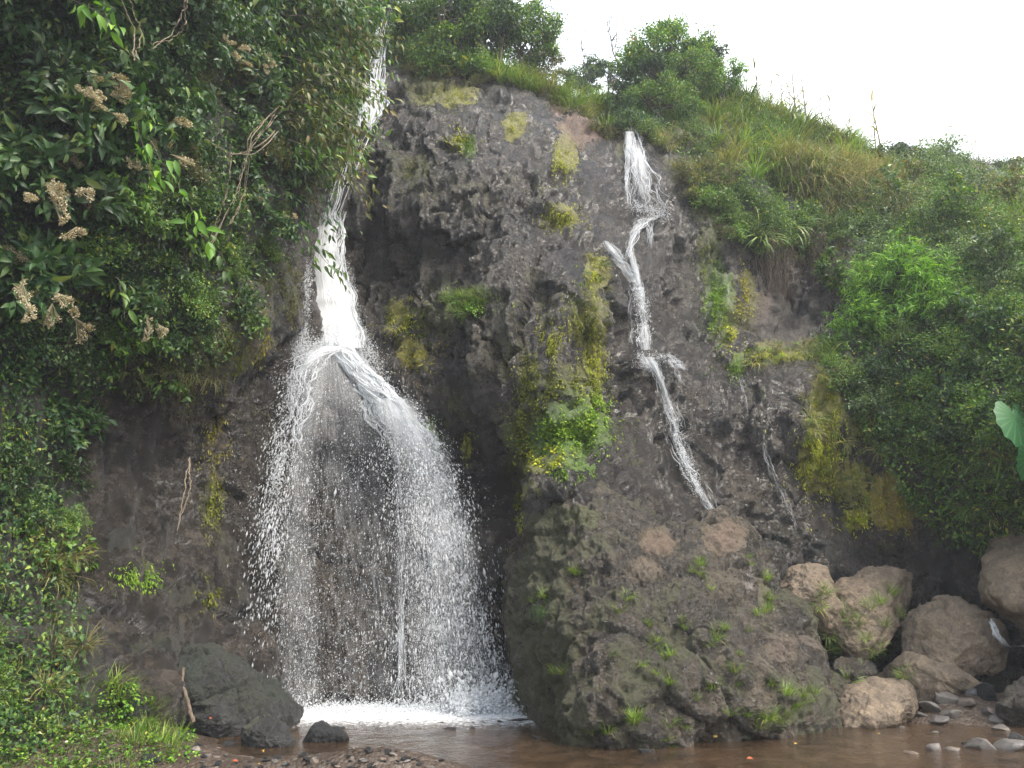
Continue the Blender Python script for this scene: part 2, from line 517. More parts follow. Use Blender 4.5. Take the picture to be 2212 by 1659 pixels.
# ------------------------------------------------------------------ the cliff (terrain)
CLIFF_PTS = [
 (-350,1700,6.6),(0,1659,8.9),(0,1500,9.5),(0,1200,10.0),(0,900,10.0),(0,600,9.3),(0,300,8.8),(0,0,8.2),(0,-300,7.2),(-350,1200,8.4),(-350,600,8.0),(-350,0,7.0),(-350,-300,6.4),
 (180,1600,9.9),(180,1400,10.6),(180,1200,11.1),(200,900,11.7),(200,600,10.4),(200,300,9.7),(200,0,9.2),(250,-300,8.4),
 (400,1590,11.2),(400,1450,11.7),(380,1250,12.4),(380,950,13.2),(390,820,12.3),(400,600,11.4),(400,300,10.7),(400,0,10.4),(450,-300,10.0),
 (560,1560,13.4),(560,1300,13.7),(560,1000,14.1),(560,800,13.9),(580,600,13.5),(570,300,13.0),(560,0,13.0),(620,-300,12.8),
 (660,560,16.0),(650,700,15.2),(660,300,16.0),(690,100,17.0),(720,-100,18.0),
 (700,1530,14.45),(700,1250,14.9),(700,1000,15.4),(720,800,15.2),(720,735,16.0),(720,600,16.7),(740,400,16.8),(790,250,17.6),(810,150,18.8),(830,20,22),(830,-60,24),
 (850,1530,14.45),(850,1200,14.9),(860,950,15.3),(900,700,15.6),(900,450,15.9),(900,250,17.0),(930,185,18.0),(940,60,21.5),
 (1060,1530,14.1),(1060,1200,14.7),(1060,900,14.9),(1060,600,14.9),(1060,400,15.3),(1060,230,17.0),(1060,150,19.5),
 (1200,1010,13.5),(1260,1060,13.0),(1150,1060,13.5),(1340,1070,13.6),(1200,900,13.6),(1200,800,13.9),(1200,560,14.3),(1200,490,15.0),(1200,300,16.6),(1180,200,18.2),
 (1115,1300,15.2),(1110,1050,15.4),(1250,1300,13.7),(1250,1500,13.4),(1500,1500,13.0),(1500,1200,14.6),
 (1290,700,14.4),(1290,540,14.7),(1350,700,16.0),(1340,850,15.4),(1290,400,16.4),(1290,300,17.4),(1260,220,19.5),
 (1370,280,18.2),(1400,450,17.0),(1400,500,16.7),(1390,700,16.4),(1410,762,15.7),(1450,900,15.4),(1500,1050,15.0),(1370,900,15.1),(1370,1050,14.6),(1420,235,20.5),(1370,270,18.9),
 (1600,1200,14.9),(1650,1000,15.3),(1650,800,15.7),(1690,760,16.0),(1690,700,17.4),(1650,600,17.4),(1600,450,17.4),(1600,350,18.6),(1550,250,20.2),(1450,210,21.5),
 (1800,1200,15.0),(1800,1000,15.2),(1800,800,15.6),(1800,650,17.2),(1800,500,18.0),(1800,350,20),(1780,290,22.5),
 (2000,1250,15.4),(2000,900,14.6),(2000,650,15.2),(2000,500,17.5),(2000,400,21),(2000,330,25),
 (2212,1280,14.8),(2212,1000,13.2),(2212,900,12.9),(2212,700,14),(2212,500,17),(2212,420,21),(2212,360,26),
 (2560,1250,11.5),(2560,800,11.5),(2560,550,15.5),(2560,430,24),
 (2000,1500,15.0),(2212,1500,15.0),(2560,1500,13.0),(1800,1500,14.2),
 (0,1720,8.4),(200,1720,9.4),(400,1720,10.7),(700,1720,13.9),(1000,1720,13.8),(1300,1720,13.0),(1700,1720,13.4),(2200,1720,14.6)]
cliffY = RBF(CLIFF_PTS, 6e-4)
RIDGE = np.array([(-350,-300),(0,-300),(400,-300),(640,-260),(720,-160),(780,-40),(830,5),(930,25),(1000,75),(1060,130),(1120,160),(1180,185),(1230,205),(1310,210),(1380,218),(1470,205),(1560,198),(1640,225),(1720,258),(1800,300),(1900,325),(2000,335),(2100,345),(2212,358),(2560,430)], float)  # left end carried up out of view to keep sky light off the bank

# paint: what grows on or covers the bare rock. (x, y, rx, ry, colour, strength)
YEL, GRN, OLV, ORG = (0.215, 0.205, 0.018), (0.10, 0.195, 0.018), (0.080, 0.084, 0.018), (0.25, 0.185, 0.02)
EARTH, REDE, BRN, LICH = (0.050, 0.038, 0.028), (0.19, 0.11, 0.075), (0.078, 0.060, 0.042), (0.22, 0.20, 0.19)
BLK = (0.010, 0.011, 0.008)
SOIL = (0.028, 0.026, 0.016)
PAINT = [
 (1250,290,60,35,REDE,1.0),(1205,235,20,35,REDE,.8),(1690,690,110,75,EARTH,1.0),(1640,660,14,40,REDE,.7),
 (980,215,55,30,YEL,.9),(925,205,60,40,OLV,.8),(1110,272,30,28,YEL,.9),(985,300,30,26,YEL,.7),(1012,312,22,32,GRN,.8),(1215,350,32,46,YEL,1.0),
 (900,370,50,50,OLV,.7),(1210,470,55,32,YEL,.75),(1150,420,60,60,OLV,.45),(1285,590,24,52,YEL,.9),(1265,690,48,70,OLV,.8),(1000,650,60,30,GRN,.7),
 (870,690,38,34,YEL,.8),(900,770,46,46,YEL,.7),(960,700,90,50,OLV,.6),(1220,930,100,75,GRN,1.0),(1230,830,90,50,OLV,.85),(1130,930,26,80,OLV,.8),(1110,720,40,140,OLV,.55),
 (1010,960,12,34,YEL,.9),(930,940,22,40,GRN,.8),(1150,1060,60,40,YEL,.5),
 (1525,560,34,80,OLV,.9),(1545,650,32,80,GRN,1.0),(1605,640,22,60,YEL,.9),(1570,720,26,50,YEL,.8),(1690,768,90,16,YEL,1.0),(1590,800,20,28,GRN,.8),
 (1780,880,44,80,YEL,1.1),(1765,990,52,80,YEL,1.1),(1870,900,60,60,OLV,.9),(1930,1080,66,70,ORG,1.0),(1850,1120,36,30,YEL,.8),(1840,1040,60,60,YEL,.75),
 (455,1090,32,80,OLV,.8),(500,770,46,60,OLV,.8),(470,950,34,90,ORG,.55),(540,730,30,60,ORG,.6),(620,640,40,120,OLV,.55),(560,900,60,90,OLV,.45),
 (640,900,40,50,OLV,.3),(1050,1000,60,60,OLV,.3),(820,640,40,60,OLV,.4),(300,1240,60,40,OLV,.6),(450,1280,40,60,OLV,.55),
 (1100,390,60,60,BRN,.5),(1020,470,120,60,BRN,.5),(950,600,110,50,BRN,.6),(880,860,60,60,BRN,.4),(1160,600,60,60,BRN,.5),(650,1120,100,80,BRN,.3),(1000,1180,90,90,BRN,.4),
 (1470,320,40,60,OLV,.7),(1450,380,40,60,OLV,.6),(1340,330,30,60,OLV,.55),(1560,470,80,40,OLV,.8),(1510,860,50,40,BRN,.6),(1630,880,50,80,OLV,.45),(1700,930,60,50,OLV,.35),
 (1000,420,160,60,OLV,.52),(860,420,60,80,OLV,.5),(1180,650,80,80,OLV,.55),(1000,880,80,70,OLV,.48),(1080,760,70,90,BRN,.6),(780,620,50,60,BRN,.4),(640,1250,60,90,OLV,.35),(520,1200,80,80,BRN,.45),(350,1100,100,90,BRN,.4),(280,1350,80,60,OLV,.4),(400,1350,70,70,BRN,.5),(900,1250,80,80,OLV,.3),(1040,560,60,40,REDE,.3),(1600,1080,70,80,BRN,.5),(1700,1100,60,50,OLV,.4),(1550,980,50,60,BRN,.4),(1460,640,50,80,BRN,.55),(1330,800,40,60,OLV,.4),
 (1280,780,34,120,YEL,.8),(1150,830,40,90,OLV,.7),(1190,740,50,60,YEL,.5),(1100,880,40,60,YEL,.45),(1160,1010,60,30,YEL,.8),(1240,1020,50,24,GRN,.7),(1130,1120,20,60,YEL,.5),
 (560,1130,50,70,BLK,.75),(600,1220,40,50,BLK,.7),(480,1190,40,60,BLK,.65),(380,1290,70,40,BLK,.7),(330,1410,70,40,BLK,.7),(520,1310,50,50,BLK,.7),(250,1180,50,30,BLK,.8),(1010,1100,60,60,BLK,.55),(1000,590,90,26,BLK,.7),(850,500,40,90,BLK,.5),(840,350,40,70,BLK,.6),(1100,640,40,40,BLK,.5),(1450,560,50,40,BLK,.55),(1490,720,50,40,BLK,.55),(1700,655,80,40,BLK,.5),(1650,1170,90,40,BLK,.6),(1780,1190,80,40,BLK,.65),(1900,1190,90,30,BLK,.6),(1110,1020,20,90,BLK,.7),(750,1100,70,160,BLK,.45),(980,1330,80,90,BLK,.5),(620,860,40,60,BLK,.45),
 (1420,960,60,90,OLV,.4),(1350,1010,60,70,OLV,.4)]

def paint(px, py, extra=None):
    """rgb + amount per vertex from the blobs above, blended"""
    rgb = np.zeros(px.shape + (3,))
    a = np.zeros(px.shape)
    for (x, y, rx, ry, c, s) in PAINT:
        wgt = s * np.exp(-0.8 * (((px - x) / rx) ** 2 + ((py - y) / ry) ** 2) ** 1.3)
        rgb += wgt[..., None] * np.array(c)
        a = np.maximum(a, wgt)
    tot = np.zeros(px.shape)
    for (x, y, rx, ry, c, s) in PAINT:
        tot += s * np.exp(-0.8 * (((px - x) / rx) ** 2 + ((py - y) / ry) ** 2) ** 1.3)
    return rgb / (tot[..., None] + 1e-6), a

VEG_POLYS = {
 'left': [(-350,-300),(700,-300),(800,-40),(790,90),(720,170),(640,330),(600,480),(590,600),(545,720),(430,800),(400,860),(200,860),(150,900),(175,1250),(190,1420),(210,1560),(400,1600),(330,1720),(-350,1720)],
 'right': [(1200,170),(1330,200),(1320,285),(1440,280),(1490,420),(1590,450),(1640,560),(1790,560),(1830,700),(1770,760),(1780,830),(1890,960),(1960,1080),(2010,1140),(2120,1190),(2560,1250),(2560,380),(2212,330),(1900,310),(1700,240),(1560,190)],
 'top': [(850,-40),(1000,60),(1060,120),(1200,170),(1330,210),(1310,290),(1210,230),(1150,185),(1060,165),(960,160),(900,130),(860,60)]}

NU, NV, NB = 660, 420, 14
gx = np.linspace(-350, 2560, NU)
top = np.interp(gx, RIDGE[:, 0], RIDGE[:, 1])
vv = np.linspace(0, 1, NV)
GX = np.repeat(gx[:, None], NV, 1)
GY = 1720 + (top[:, None] - 1720) * vv[None]
YY = cliffY(GX, GY)
P = at(GX, GY, YY)
N = grid_normals(P)
if N[NU // 2, NV // 2, 1] > 0:
    N = -N
q = P.reshape(-1, 3)
big = fbm(q * 0.55, 3)
rid = fbm(q * np.array([0.95, 0.95, 0.55]) + 5, 5, 0.5, True)
ver = fbm(q * np.array([2.6, 2.6, 0.45]) + 9, 4, 0.55)
warp = q + 0.35 * np.stack([fbm(q * 1.1 + 31, 2), fbm(q * 1.1 + 57, 2), fbm(q * 1.1 + 71, 2)], -1)
lay = fbm(warp * np.array([0.5, 0.5, 3.4]) + 3, 3, 0.5, True)
blk = fbm(warp * np.array([1.7, 1.7, 1.1]) + 13, 4, 0.5, True)
fin = fbm(q * 6.0 + 2, 4, 0.6)
wp2 = warp + .10 * np.stack([fbm(q * 3 + 3, 2), fbm(q * 3 + 23, 2), fbm(q * 3 + 43, 2)], -1)
b1, k1 = blocks(wp2 * np.array([1, 1, .62]), .75, 1)
b2, k2 = blocks(wp2 * np.array([1, 1, .8]), 2.1, 2)
b3, k3 = blocks(q + .05 * np.stack([fbm(q * 7 + 3, 2)] * 3, -1), 5.5, 3)
where = sstep(-.05, .4, fbm(q * .45 + 61, 3))            # some faces are shattered, others smooth
frac = .16 * b1 + (.10 * b2 - .07 * (1 - sstep(0, .12, k2))) * (.12 + .88 * where) + .04 * b3 * (.15 + .85 * where) - .10 * (1 - sstep(0, .06, k1))
disp = 0.42 * big + 0.13 * rid + 0.19 * ver + 0.05 * lay + 0.08 * blk + 0.04 * fin + frac
vegm = np.zeros(GX.shape)
JX = fbm(q * 1.3 + 91, 4, .65).reshape(GX.shape) * 1.6
JY = fbm(q * 1.3 + 47, 4, .65).reshape(GX.shape) * 1.6
for k in VEG_POLYS:
    vegm = np.maximum(vegm, inpoly(GX + 34 * JX, GY + 34 * JY, VEG_POLYS[k]).astype(float))
dn = disp.reshape(NU, NV)
# the gully of the main fall and the slot left of the outcrop are cut in a little deeper
dn = dn - 0.5 * np.exp(-((GX - 1112) / 22) ** 2) * sstep(950, 1060, GY) * (1 - sstep(1450, 1560, GY))
dn = dn - 0.5 * np.exp(-((GX - 1300) / 30) ** 2 - ((GY - 250) / 30) ** 2)
# dark hollow under the bush at the lip of the right cascade
dn = dn - 1.3 * np.exp(-((GX - 1385) / 75) ** 2 - ((GY - 248) / 22) ** 2)
P = P + N * dn[..., None]
N = grid_normals(P)
if N[NU // 2, NV // 2, 1] > 0:
    N = -N
rgb, amt = paint(GX, GY)
vm = vegm * 0.95
rgb = rgb * (1 - vm[..., None]) + np.array(SOIL) * vm[..., None]
amt = np.maximum(amt * (1 - vegm), vegm * 1.0)
CL_P, CL_N = P, N
# behind the ridge the ground runs back almost level and then falls away
back = []
edge = P[:, -1]
for k in range(1, NB + 1):
    s = k * 1.2
    e = edge.copy()
    e[:, 1] += s + 0.02 * s * s
    e[:, 2] += 0.10 * s - 0.02 * s * s
    e[:, 2] += 0.25 * fbm(e * 0.5, 2)
    back.append(e)
back = np.stack(back, 1)
PA = np.concatenate([P, back], 1)
rgbA = np.concatenate([rgb, np.broadcast_to(np.array(SOIL), back.shape)], 1)
amA = np.concatenate([amt, np.ones(back.shape[:2])], 1)
NVA = NV + NB
cF = grid_faces(NU, NVA)
me = mesh_np('cliff', PA.reshape(-1, 3), cF, [M['rock']], attrs={'paint': np.concatenate([rgbA, amA[..., None]], 2).reshape(-1, 4)})
cliff = link('cliff', me)
tag(cliff, 'dark wet rock cliff with mossy ledges rising behind the pool', 'cliff', kind='structure')
SURF = [BVHTree.FromPolygons([tuple(v) for v in PA.reshape(-1, 3).tolist()], cF.tolist())]

def hit(px, py, surfs=None):
    """first rock met in direction (px,py): location, normal facing the camera"""
    d = Vector(ray(px, py).tolist()).normalized()
    best = None
    for s in (SURF if surfs is None else surfs):
        l, n, i, t = s.ray_cast(Vector((0, 0, CAMZ)), d)
        if l is not None and (best is None or t < best[2]):
            best = (l, n, t)
    if best is None:
        return None
    l, n, t = best
    if n.dot(d) > 0:
        n = -n
    return np.array(l), np.array(n)

# ------------------------------------------------------------------ loose and standing rocks
def rock_obj(name, outline, yc, mat, label, cat='boulder', group=None, front=0.6, backd=0.7, rough=0.16, nr=46, na=200, paintf=None, seed=0, power=2.0, prof=0.5, cuts=9, fine=0.05, bs=1.2):
    """a closed stone whose outline as seen from the camera is the polygon; yc: distance (number or RBF control points)"""
    o = np.array(outline, float)
    d = np.r_[o, o[:1]]
    L = np.r_[0, np.cumsum(np.linalg.norm(np.diff(d, axis=0), axis=1))]
    # smooth closed outline (Catmull-Rom)
    n = len(o)
    tt = np.linspace(0, n, na, endpoint=False)
    i = tt.astype(int)
    f = (tt - i)[:, None]
    p0, p1, p2, p3 = o[(i - 1) % n], o[i % n], o[(i + 1) % n], o[(i + 2) % n]
    oc = 0.5 * ((2 * p1) + (-p0 + p2) * f + (2 * p0 - 5 * p1 + 4 * p2 - p3) * f ** 2 + (-p0 + 3 * p1 - 3 * p2 + p3) * f ** 3)
    cen = o.mean(0)
    fy = RBF(yc, 1e-3) if not np.isscalar(yc) else (lambda a, b: np.full(np.shape(a), float(yc)))
    V = []
    for side in (0, 1):
        tr = np.sin(np.linspace(0, np.pi / 2, nr)) if side == 0 else np.sin(np.linspace(np.pi / 2, 0, 12))[1:]
        X = cen[0] + (oc[:, 0:1] - cen[0]) * tr[None]
        Y = cen[1] + (oc[:, 1:2] - cen[1]) * tr[None]
        base = fy(X, Y)
        pr = (1 - np.clip(tr, 0, 1) ** power) ** prof
        Dp = base + (front * (1 - pr[None]) if side == 0 else front + backd * pr[None])
        V.append(at(X, Y, Dp))
    G = np.concatenate(V, 1)
    q = G.reshape(-1, 3) + seed * 7.7
    size = np.ptp(G.reshape(-1, 3), axis=0).max()
    Nn = np.cross(np.gradient(G, axis=0), np.gradient(G, axis=1))
    Nn = norm(Nn)
    mid = G.reshape(-1, 3).mean(0)
    if (Nn * (G - mid)).sum() < 0:
        Nn = -Nn
    sc = 1.0 / max(size, 0.2)
    ds = rough * size * (0.45 * fbm(q * 2.2 * sc, 3) + 0.45 * fbm(q * 4.5 * sc + 3, 4, 0.55, True) * 0.6 + 0.25 * fbm(q * 12 * sc + 8, 4, 0.6))
    ds = ds.reshape(G.shape[:2])
    ds[:, 0] = ds[:, 0].mean()
    ds[:, -1] = ds[:, -1].mean()
    gg = np.random.default_rng(500 + seed)
    for k in range(cuts):                       # worn flat faces
        dv = norm(gg.normal(size=3) * np.array([1, .8, 1]) + np.array([0, -.5, .2]))
        e = ((G - mid) * dv).sum(-1)
        hh = np.quantile(e, gg.uniform(.80, .95))
        G = G - dv * (np.maximum(e - hh, 0) * .8)[..., None]
    wq = G.reshape(-1, 3) + seed * 3.3
    ww = wq + .12 * np.stack([fbm(wq * 2 + 3, 2), fbm(wq * 2 + 23, 2), fbm(wq * 2 + 43, 2)], -1)
    bk, ck = blocks(ww, bs, seed)
    bk2, ck2 = blocks(ww, bs * 2.7, seed + 3)
    fn = fine * (.8 * fbm(wq * 1.6, 5, .55, True) + .9 * fbm(wq * np.array([3.2, 3.2, 1.0]) + 5, 4, .6) + .3 * fbm(wq * 9, 3, .6) + .7 * bk - .5 * (1 - sstep(0, .1, ck)) + .35 * bk2)
    fn = fn.reshape(G.shape[:2])
    fn[:, 0] = 0
    fn[:, -1] = 0
    G = G + Nn * (ds + fn)[..., None]
    G[:, 0] = G[:, 0].mean(0)
    G[:, -1] = G[:, -1].mean(0)
    org = np.array([G[..., 0].mean(), G[..., 1].mean(), max(G[..., 2].min(), -0.05)])
    Fq = grid_faces(G.shape[0], G.shape[1], wrap=True)
    at_ = {}
    if paintf is not None:
        c, a = paintf(G, Nn)
        at_['paint'] = np.concatenate([c, a[..., None]], -1).reshape(-1, 4)
    me = mesh_np(name, (G - org).reshape(-1, 3), Fq, [mat], attrs=at_)
    ob = link(name, me, loc=org)
    tag(ob, label, cat, group)
    SURF.append(BVHTree.FromPolygons([tuple(v) for v in G.reshape(-1, 3).tolist()], Fq.tolist()))
    return ob

def back_project(G):
    """measuring-grid pixel of world points"""
    d = G - np.array([0, 0, CAMZ])
    f = d[..., 1] * _c + d[..., 2] * _s
    u = -d[..., 1] * _s + d[..., 2] * _c
    return 1106 + FPX * d[..., 0] / f, 829.5 - FPX * u / f

def mossy(cols, amount, topbias=0.5, seed=0.0, sc=1.6):
    def f(G, Nn):
        q = G.reshape(-1, 3)
        m = fbm(q * sc + seed, 4, 0.6).reshape(G.shape[:2]) + topbias * Nn[..., 2] - 0.35 + amount
        k = sstep(-0.4, 0.4, fbm(q * 0.9 + seed + 40, 2).reshape(G.shape[:2]))
        c = np.array(cols[0]) * (1 - k[..., None]) + np.array(cols[1]) * k[..., None]
        return c, np.clip(m * 1.3, 0, 1)
    return f

def outcrop_paint(G, Nn):
    px, py = back_project(G)
    q = G.reshape(-1, 3)
    m = fbm(q * np.array([1.7, 1.7, .9]) + 3, 4, 0.6).reshape(px.shape)
    c = np.zeros(px.shape + (3,)) + np.array((0.062, 0.062, 0.018))
    a = 0.50 + 0.85 * m
    a += 0.35 * np.exp(-((px - 1180) / 60) ** 2)                                   # the damp left flank is greener
    for (x, y, rx, ry, col, s) in [(1420,1175,55,40,(0.20,0.135,0.085),1.1),(1565,1160,60,50,(0.19,0.125,0.08),1.1),(1390,1230,60,40,(0.15,0.11,0.07),.8),
                                   (1620,1250,20,60,(0.42,0.38,0.36),.75),(1690,1400,60,50,(0.14,0.10,0.068),.8),(1560,1260,60,60,(0.11,0.085,0.05),.7),
                                   (1165,1320,22,26,GRN,.9),(1250,1120,60,40,OLV,.8),(1680,1550,80,36,OLV,.9),(1650,1280,16,70,(0.12,0.11,0.04),.9),(1480,1560,90,50,(0.11,0.085,0.06),.5)]:
        wg = np.exp(-(((px - x) / rx) ** 2 + ((py - y) / ry) ** 2) ** 1.2)
        c = c * (1 - wg[..., None]) + np.array(col) * wg[..., None]
        a = np.maximum(a * (1 - 0.6 * wg), wg * s)
    return c, np.clip(a, 0, 1.1)

outcrop = rock_obj('rock_outcrop', [(1150,1560),(1135,1480),(1122,1400),(1110,1300),(1128,1215),(1140,1110),(1178,1020),(1262,1000),(1345,1062),(1405,1125),(1470,1148),(1530,1128),(1575,1130),(1615,1165),(1648,1230),(1668,1290),(1722,1340),(1758,1400),(1775,1450),(1805,1500),(1800,1570),(1700,1606),(1560,1628),(1400,1655),(1300,1660),(1225,1655),(1195,1610)],
    [(1150,1560,12.0),(1115,1300,12.6),(1180,1040,13.1),(1270,1010,12.9),(1300,1650,9.8),(1250,1500,10.7),(1250,1300,11.6),(1400,1400,10.9),(1420,1180,12.2),(1500,1600,10.2),(1600,1400,11.1),(1570,1150,12.4),(1700,1590,10.8),(1780,1500,11.5),(1650,1250,12.1),(1210,1620,10.4)],
    M['outcrop'], 'huge mossy wet rock outcrop between the main falls and the stream', 'rock', front=1.5, backd=2.4, rough=0.085, nr=190, na=560, paintf=outcrop_paint, seed=1, power=4.0, prof=0.6, cuts=0, fine=.16, bs=.85)

rock_obj('boulder', [(335,1585),(335,1490),(385,1418),(440,1395),(490,1418),(535,1450),(582,1484),(622,1510),(640,1550),(610,1585),(500,1600)], [(335,1560,11.3),(400,1575,10.9),(400,1430,11.2),(520,1440,11.7),(620,1550,11.9),(500,1590,11.0)],
    M['darkrock'], 'smooth dark green boulder sloping into the pool left of the falls', front=0.7, backd=0.9, rough=0.10, fine=.09, nr=90, na=280, paintf=mossy([(0.010,0.019,0.008),(0.018,0.022,0.008)], 0.5), seed=2, power=3, cuts=0)
rock_obj('stone', [(516,1606),(528,1572),(558,1553),(598,1558),(624,1580),(624,1612),(590,1628),(545,1626)], 10.35, M['darkrock'], 'angular dark grey stone with pale streaks at the pool edge', 'stone', front=0.22, backd=0.35, rough=0.13, nr=40, na=120, paintf=mossy([(0.05,0.05,0.02),(0.10,0.09,0.08)], 0.1), seed=3)
rock_obj('stone', [(654,1600),(660,1570),(690,1563),(722,1576),(748,1592),(742,1610),(690,1616),(664,1612)], 10.7, M['darkrock'], 'small black wet stone lying in the shallow pool', 'stone', front=0.16, backd=0.3, rough=0.10, nr=36, na=110, seed=4)
tan_m = mossy([(0.09,0.10,0.03),(0.075,0.06,0.035)], 0.08, 0.0, 5.0, 1.2)
rock_obj('boulder', [(1688,1300),(1700,1235),(1735,1210),(1778,1232),(1802,1290),(1836,1345),(1805,1380),(1735,1350)], 13.5, M['tan'], 'pointed tan boulder behind the outcrop under the right cliff', front=0.7, backd=0.7, nr=60, na=200, paintf=tan_m, seed=5, rough=.11, fine=.05)
rock_obj('boulder', [(1788,1320),(1802,1252),(1868,1232),(1945,1234),(1985,1290),(1975,1380),(1930,1432),(1850,1440),(1800,1385)], [(1800,1400,13.2),(1870,1240,14.0),(1980,1300,14.0),(1930,1430,13.2)], M['tan'], 'broad tan boulder streaked with green moss and grass', front=0.8, backd=0.8, nr=70, na=220, paintf=mossy([(0.09,0.105,0.03),(0.06,0.05,0.03)], 0.22, 0.0, 9.0, 1.3), seed=6, rough=.11, fine=.05)
rock_obj('boulder', [(1942,1420),(1955,1345),(1985,1302),(2035,1284),(2100,1290),(2150,1335),(2170,1420),(2120,1458),(2010,1462)], [(1950,1440,13.0),(2030,1290,13.8),(2160,1340,13.6),(2100,1450,13.0)], M['tan'], 'large rounded bare tan boulder on the right beside the small cascade', front=0.8, backd=0.8, nr=70, na=220, paintf=mossy([(0.15,0.11,0.07),(0.07,0.075,0.03)], -0.1, 0.0, 12.0), seed=7, rough=.10, fine=.06)
rock_obj('boulder', [(1806,1575),(1812,1492),(1866,1465),(1955,1468),(2012,1500),(2000,1535),(1905,1568),(1840,1590)], [(1806,1575,11.9),(1880,1470,12.6),(2000,1520,12.4),(1900,1568,11.8)], M['tan'], 'low sunlit tan boulder at the edge of the brown stream', front=0.5, backd=0.6, nr=60, na=200, seed=8, rough=.11, fine=.05, paintf=mossy([(0.05,0.04,0.03),(0.12,0.085,0.055)], -0.15, 0.0, 3.0))
rock_obj('boulder', [(1880,1480),(1952,1424),(2040,1432),(2110,1440),(2140,1475),(2080,1520),(1990,1530)], 13.0, M['tan'], 'flat brown slab of rock behind the low tan boulder', front=0.6, backd=0.5, nr=50, na=160, seed=9, rough=.10, fine=.06, paintf=mossy([(0.07,0.055,0.04),(0.05,0.05,0.02)], 0.15, 0.0, 3.0))
rock_obj('boulder', [(1786,1500),(1790,1440),(1830,1425),(1880,1440),(1900,1470),(1860,1500)], 12.9, M['outcrop'], 'small dark flat rock in the gully beside the outcrop', front=0.4, backd=0.4, nr=40, na=120, seed=10, paintf=mossy([(0.09,0.11,0.03),(0.06,0.05,0.03)], 0.2))
rock_obj('boulder', [(2120,1300),(2138,1190),(2200,1092),(2330,1040),(2480,1150),(2500,1400),(2480,1530),(2280,1540),(2228,1450),(2205,1350),(2160,1318)], [(2130,1300,12.9),(2200,1100,13.2),(2400,1100,12.6),(2400,1330,12.2),(2350,1520,12.0),(2240,1450,12.8)], M['tan'], 'big brown boulder cut by the right edge of the photo', front=0.9, backd=0.9, nr=60, na=200, seed=11, rough=.08, paintf=mossy([(0.06,0.045,0.033),(0.09,0.07,0.045)], 0.35, 0.0, 3.0))
rock_obj('boulder', [(2160,1540),(2175,1495),(2230,1478),(2330,1490),(2340,1560),(2250,1585),(2185,1570)], 11.9, M['outcrop'], 'dark brown rounded rock at the right edge above the stream stones', front=0.4, backd=0.5, nr=40, na=140, seed=12, paintf=mossy([(0.05,0.04,0.03),(0.09,0.07,0.045)], 0.2))
rock_obj('boulder', [(205,1570),(215,1500),(262,1468),(305,1490),(330,1540),(320,1590),(250,1600)], 10.3, M['darkrock'], 'dark earthy rock half hidden by grass at lower left', front=0.4, backd=0.5, nr=40, na=140, seed=13, paintf=mossy([(0.05,0.045,0.02),(0.04,0.03,0.02)], 0.3))
rock_obj('boulder', [(1690,1440),(1700,1385),(1735,1372),(1768,1400),(1788,1450),(1775,1490),(1720,1480)], 11.9, M['outcrop'], 'brown block leaning on the right shoulder of the outcrop', front=0.4, backd=0.5, nr=40, na=140, seed=14, paintf=mossy([(0.11,0.08,0.055),(0.12,0.09,0.06)], 0.5), rough=.1)

# ------------------------------------------------------------------ ground and water
def gnum(n, lo, hi, dense_lo, dense_hi):
    a = np.linspace(dense_lo, dense_hi, n)
    lo_ = -np.geomspace(1, dense_lo - lo + 1, 14)[::-1][:-1] + 1 + dense_lo
    hi_ = np.geomspace(1, hi - dense_hi + 1, 14)[1:] - 1 + dense_hi
    return np.r_[lo_, a, hi_]
xs = gnum(280, -120, 120, -11, 13)
ys = gnum(260, -80, 160, 4.5, 17)
X, Y = np.meshgrid(xs, ys, indexing='ij')
Z = np.full(X.shape, -0.16)
def bump(px, py, rx, ry, h):
    g = gp(px, py)
    return h * np.exp(-((X - g[0]) / rx) ** 2 - ((Y - g[1]) / ry) ** 2)
Z += bump(40, 1640, 2.0, 1.0, 0.55) + bump(330, 1600, 0.9, 0.6, 0.26) + bump(440, 1650, 1.0, 0.4, 0.12)
Z += bump(850, 1664, 1.0, 0.55, 0.33) + bump(930, 1625, 0.7, 0.22, 0.12) + bump(1090, 1592, 0.5, 0.25, 0.13) + bump(600, 1668, 0.9, 0.4, 0.15)
Z += 0.52 * np.exp(-((X - at(2120, 1500, 13.2)[0]) / 1.7) ** 2 - ((Y - 13.2) / 0.95) ** 2) + bump(2150, 1700, 0.8, 0.5, 0.26) + bump(1650, 1600, 1.6, 0.25, 0.08)
Z += 0.45 * (1 - sstep(4.5, 8.2, Y)) + 0.9 * sstep(-6, -11, X)
qq = np.stack([X, Y, Z * 0], -1).reshape(-1, 3)
Z += (0.035 * fbm(qq * 2.2, 4) + 0.03 * fbm(qq * 7, 3, 0.6)).reshape(X.shape)
G = np.stack([X, Y, Z], -1)
gF = grid_faces(*X.shape)
ground = tag(link('ground', mesh_np('ground', G.reshape(-1, 3), gF, [M['ground']])), 'wet brown mud and gravel bed around the pool', 'ground', kind='structure')
G_BVH = BVHTree.FromPolygons([tuple(v) for v in G.reshape(-1, 3).tolist()], gF.tolist())

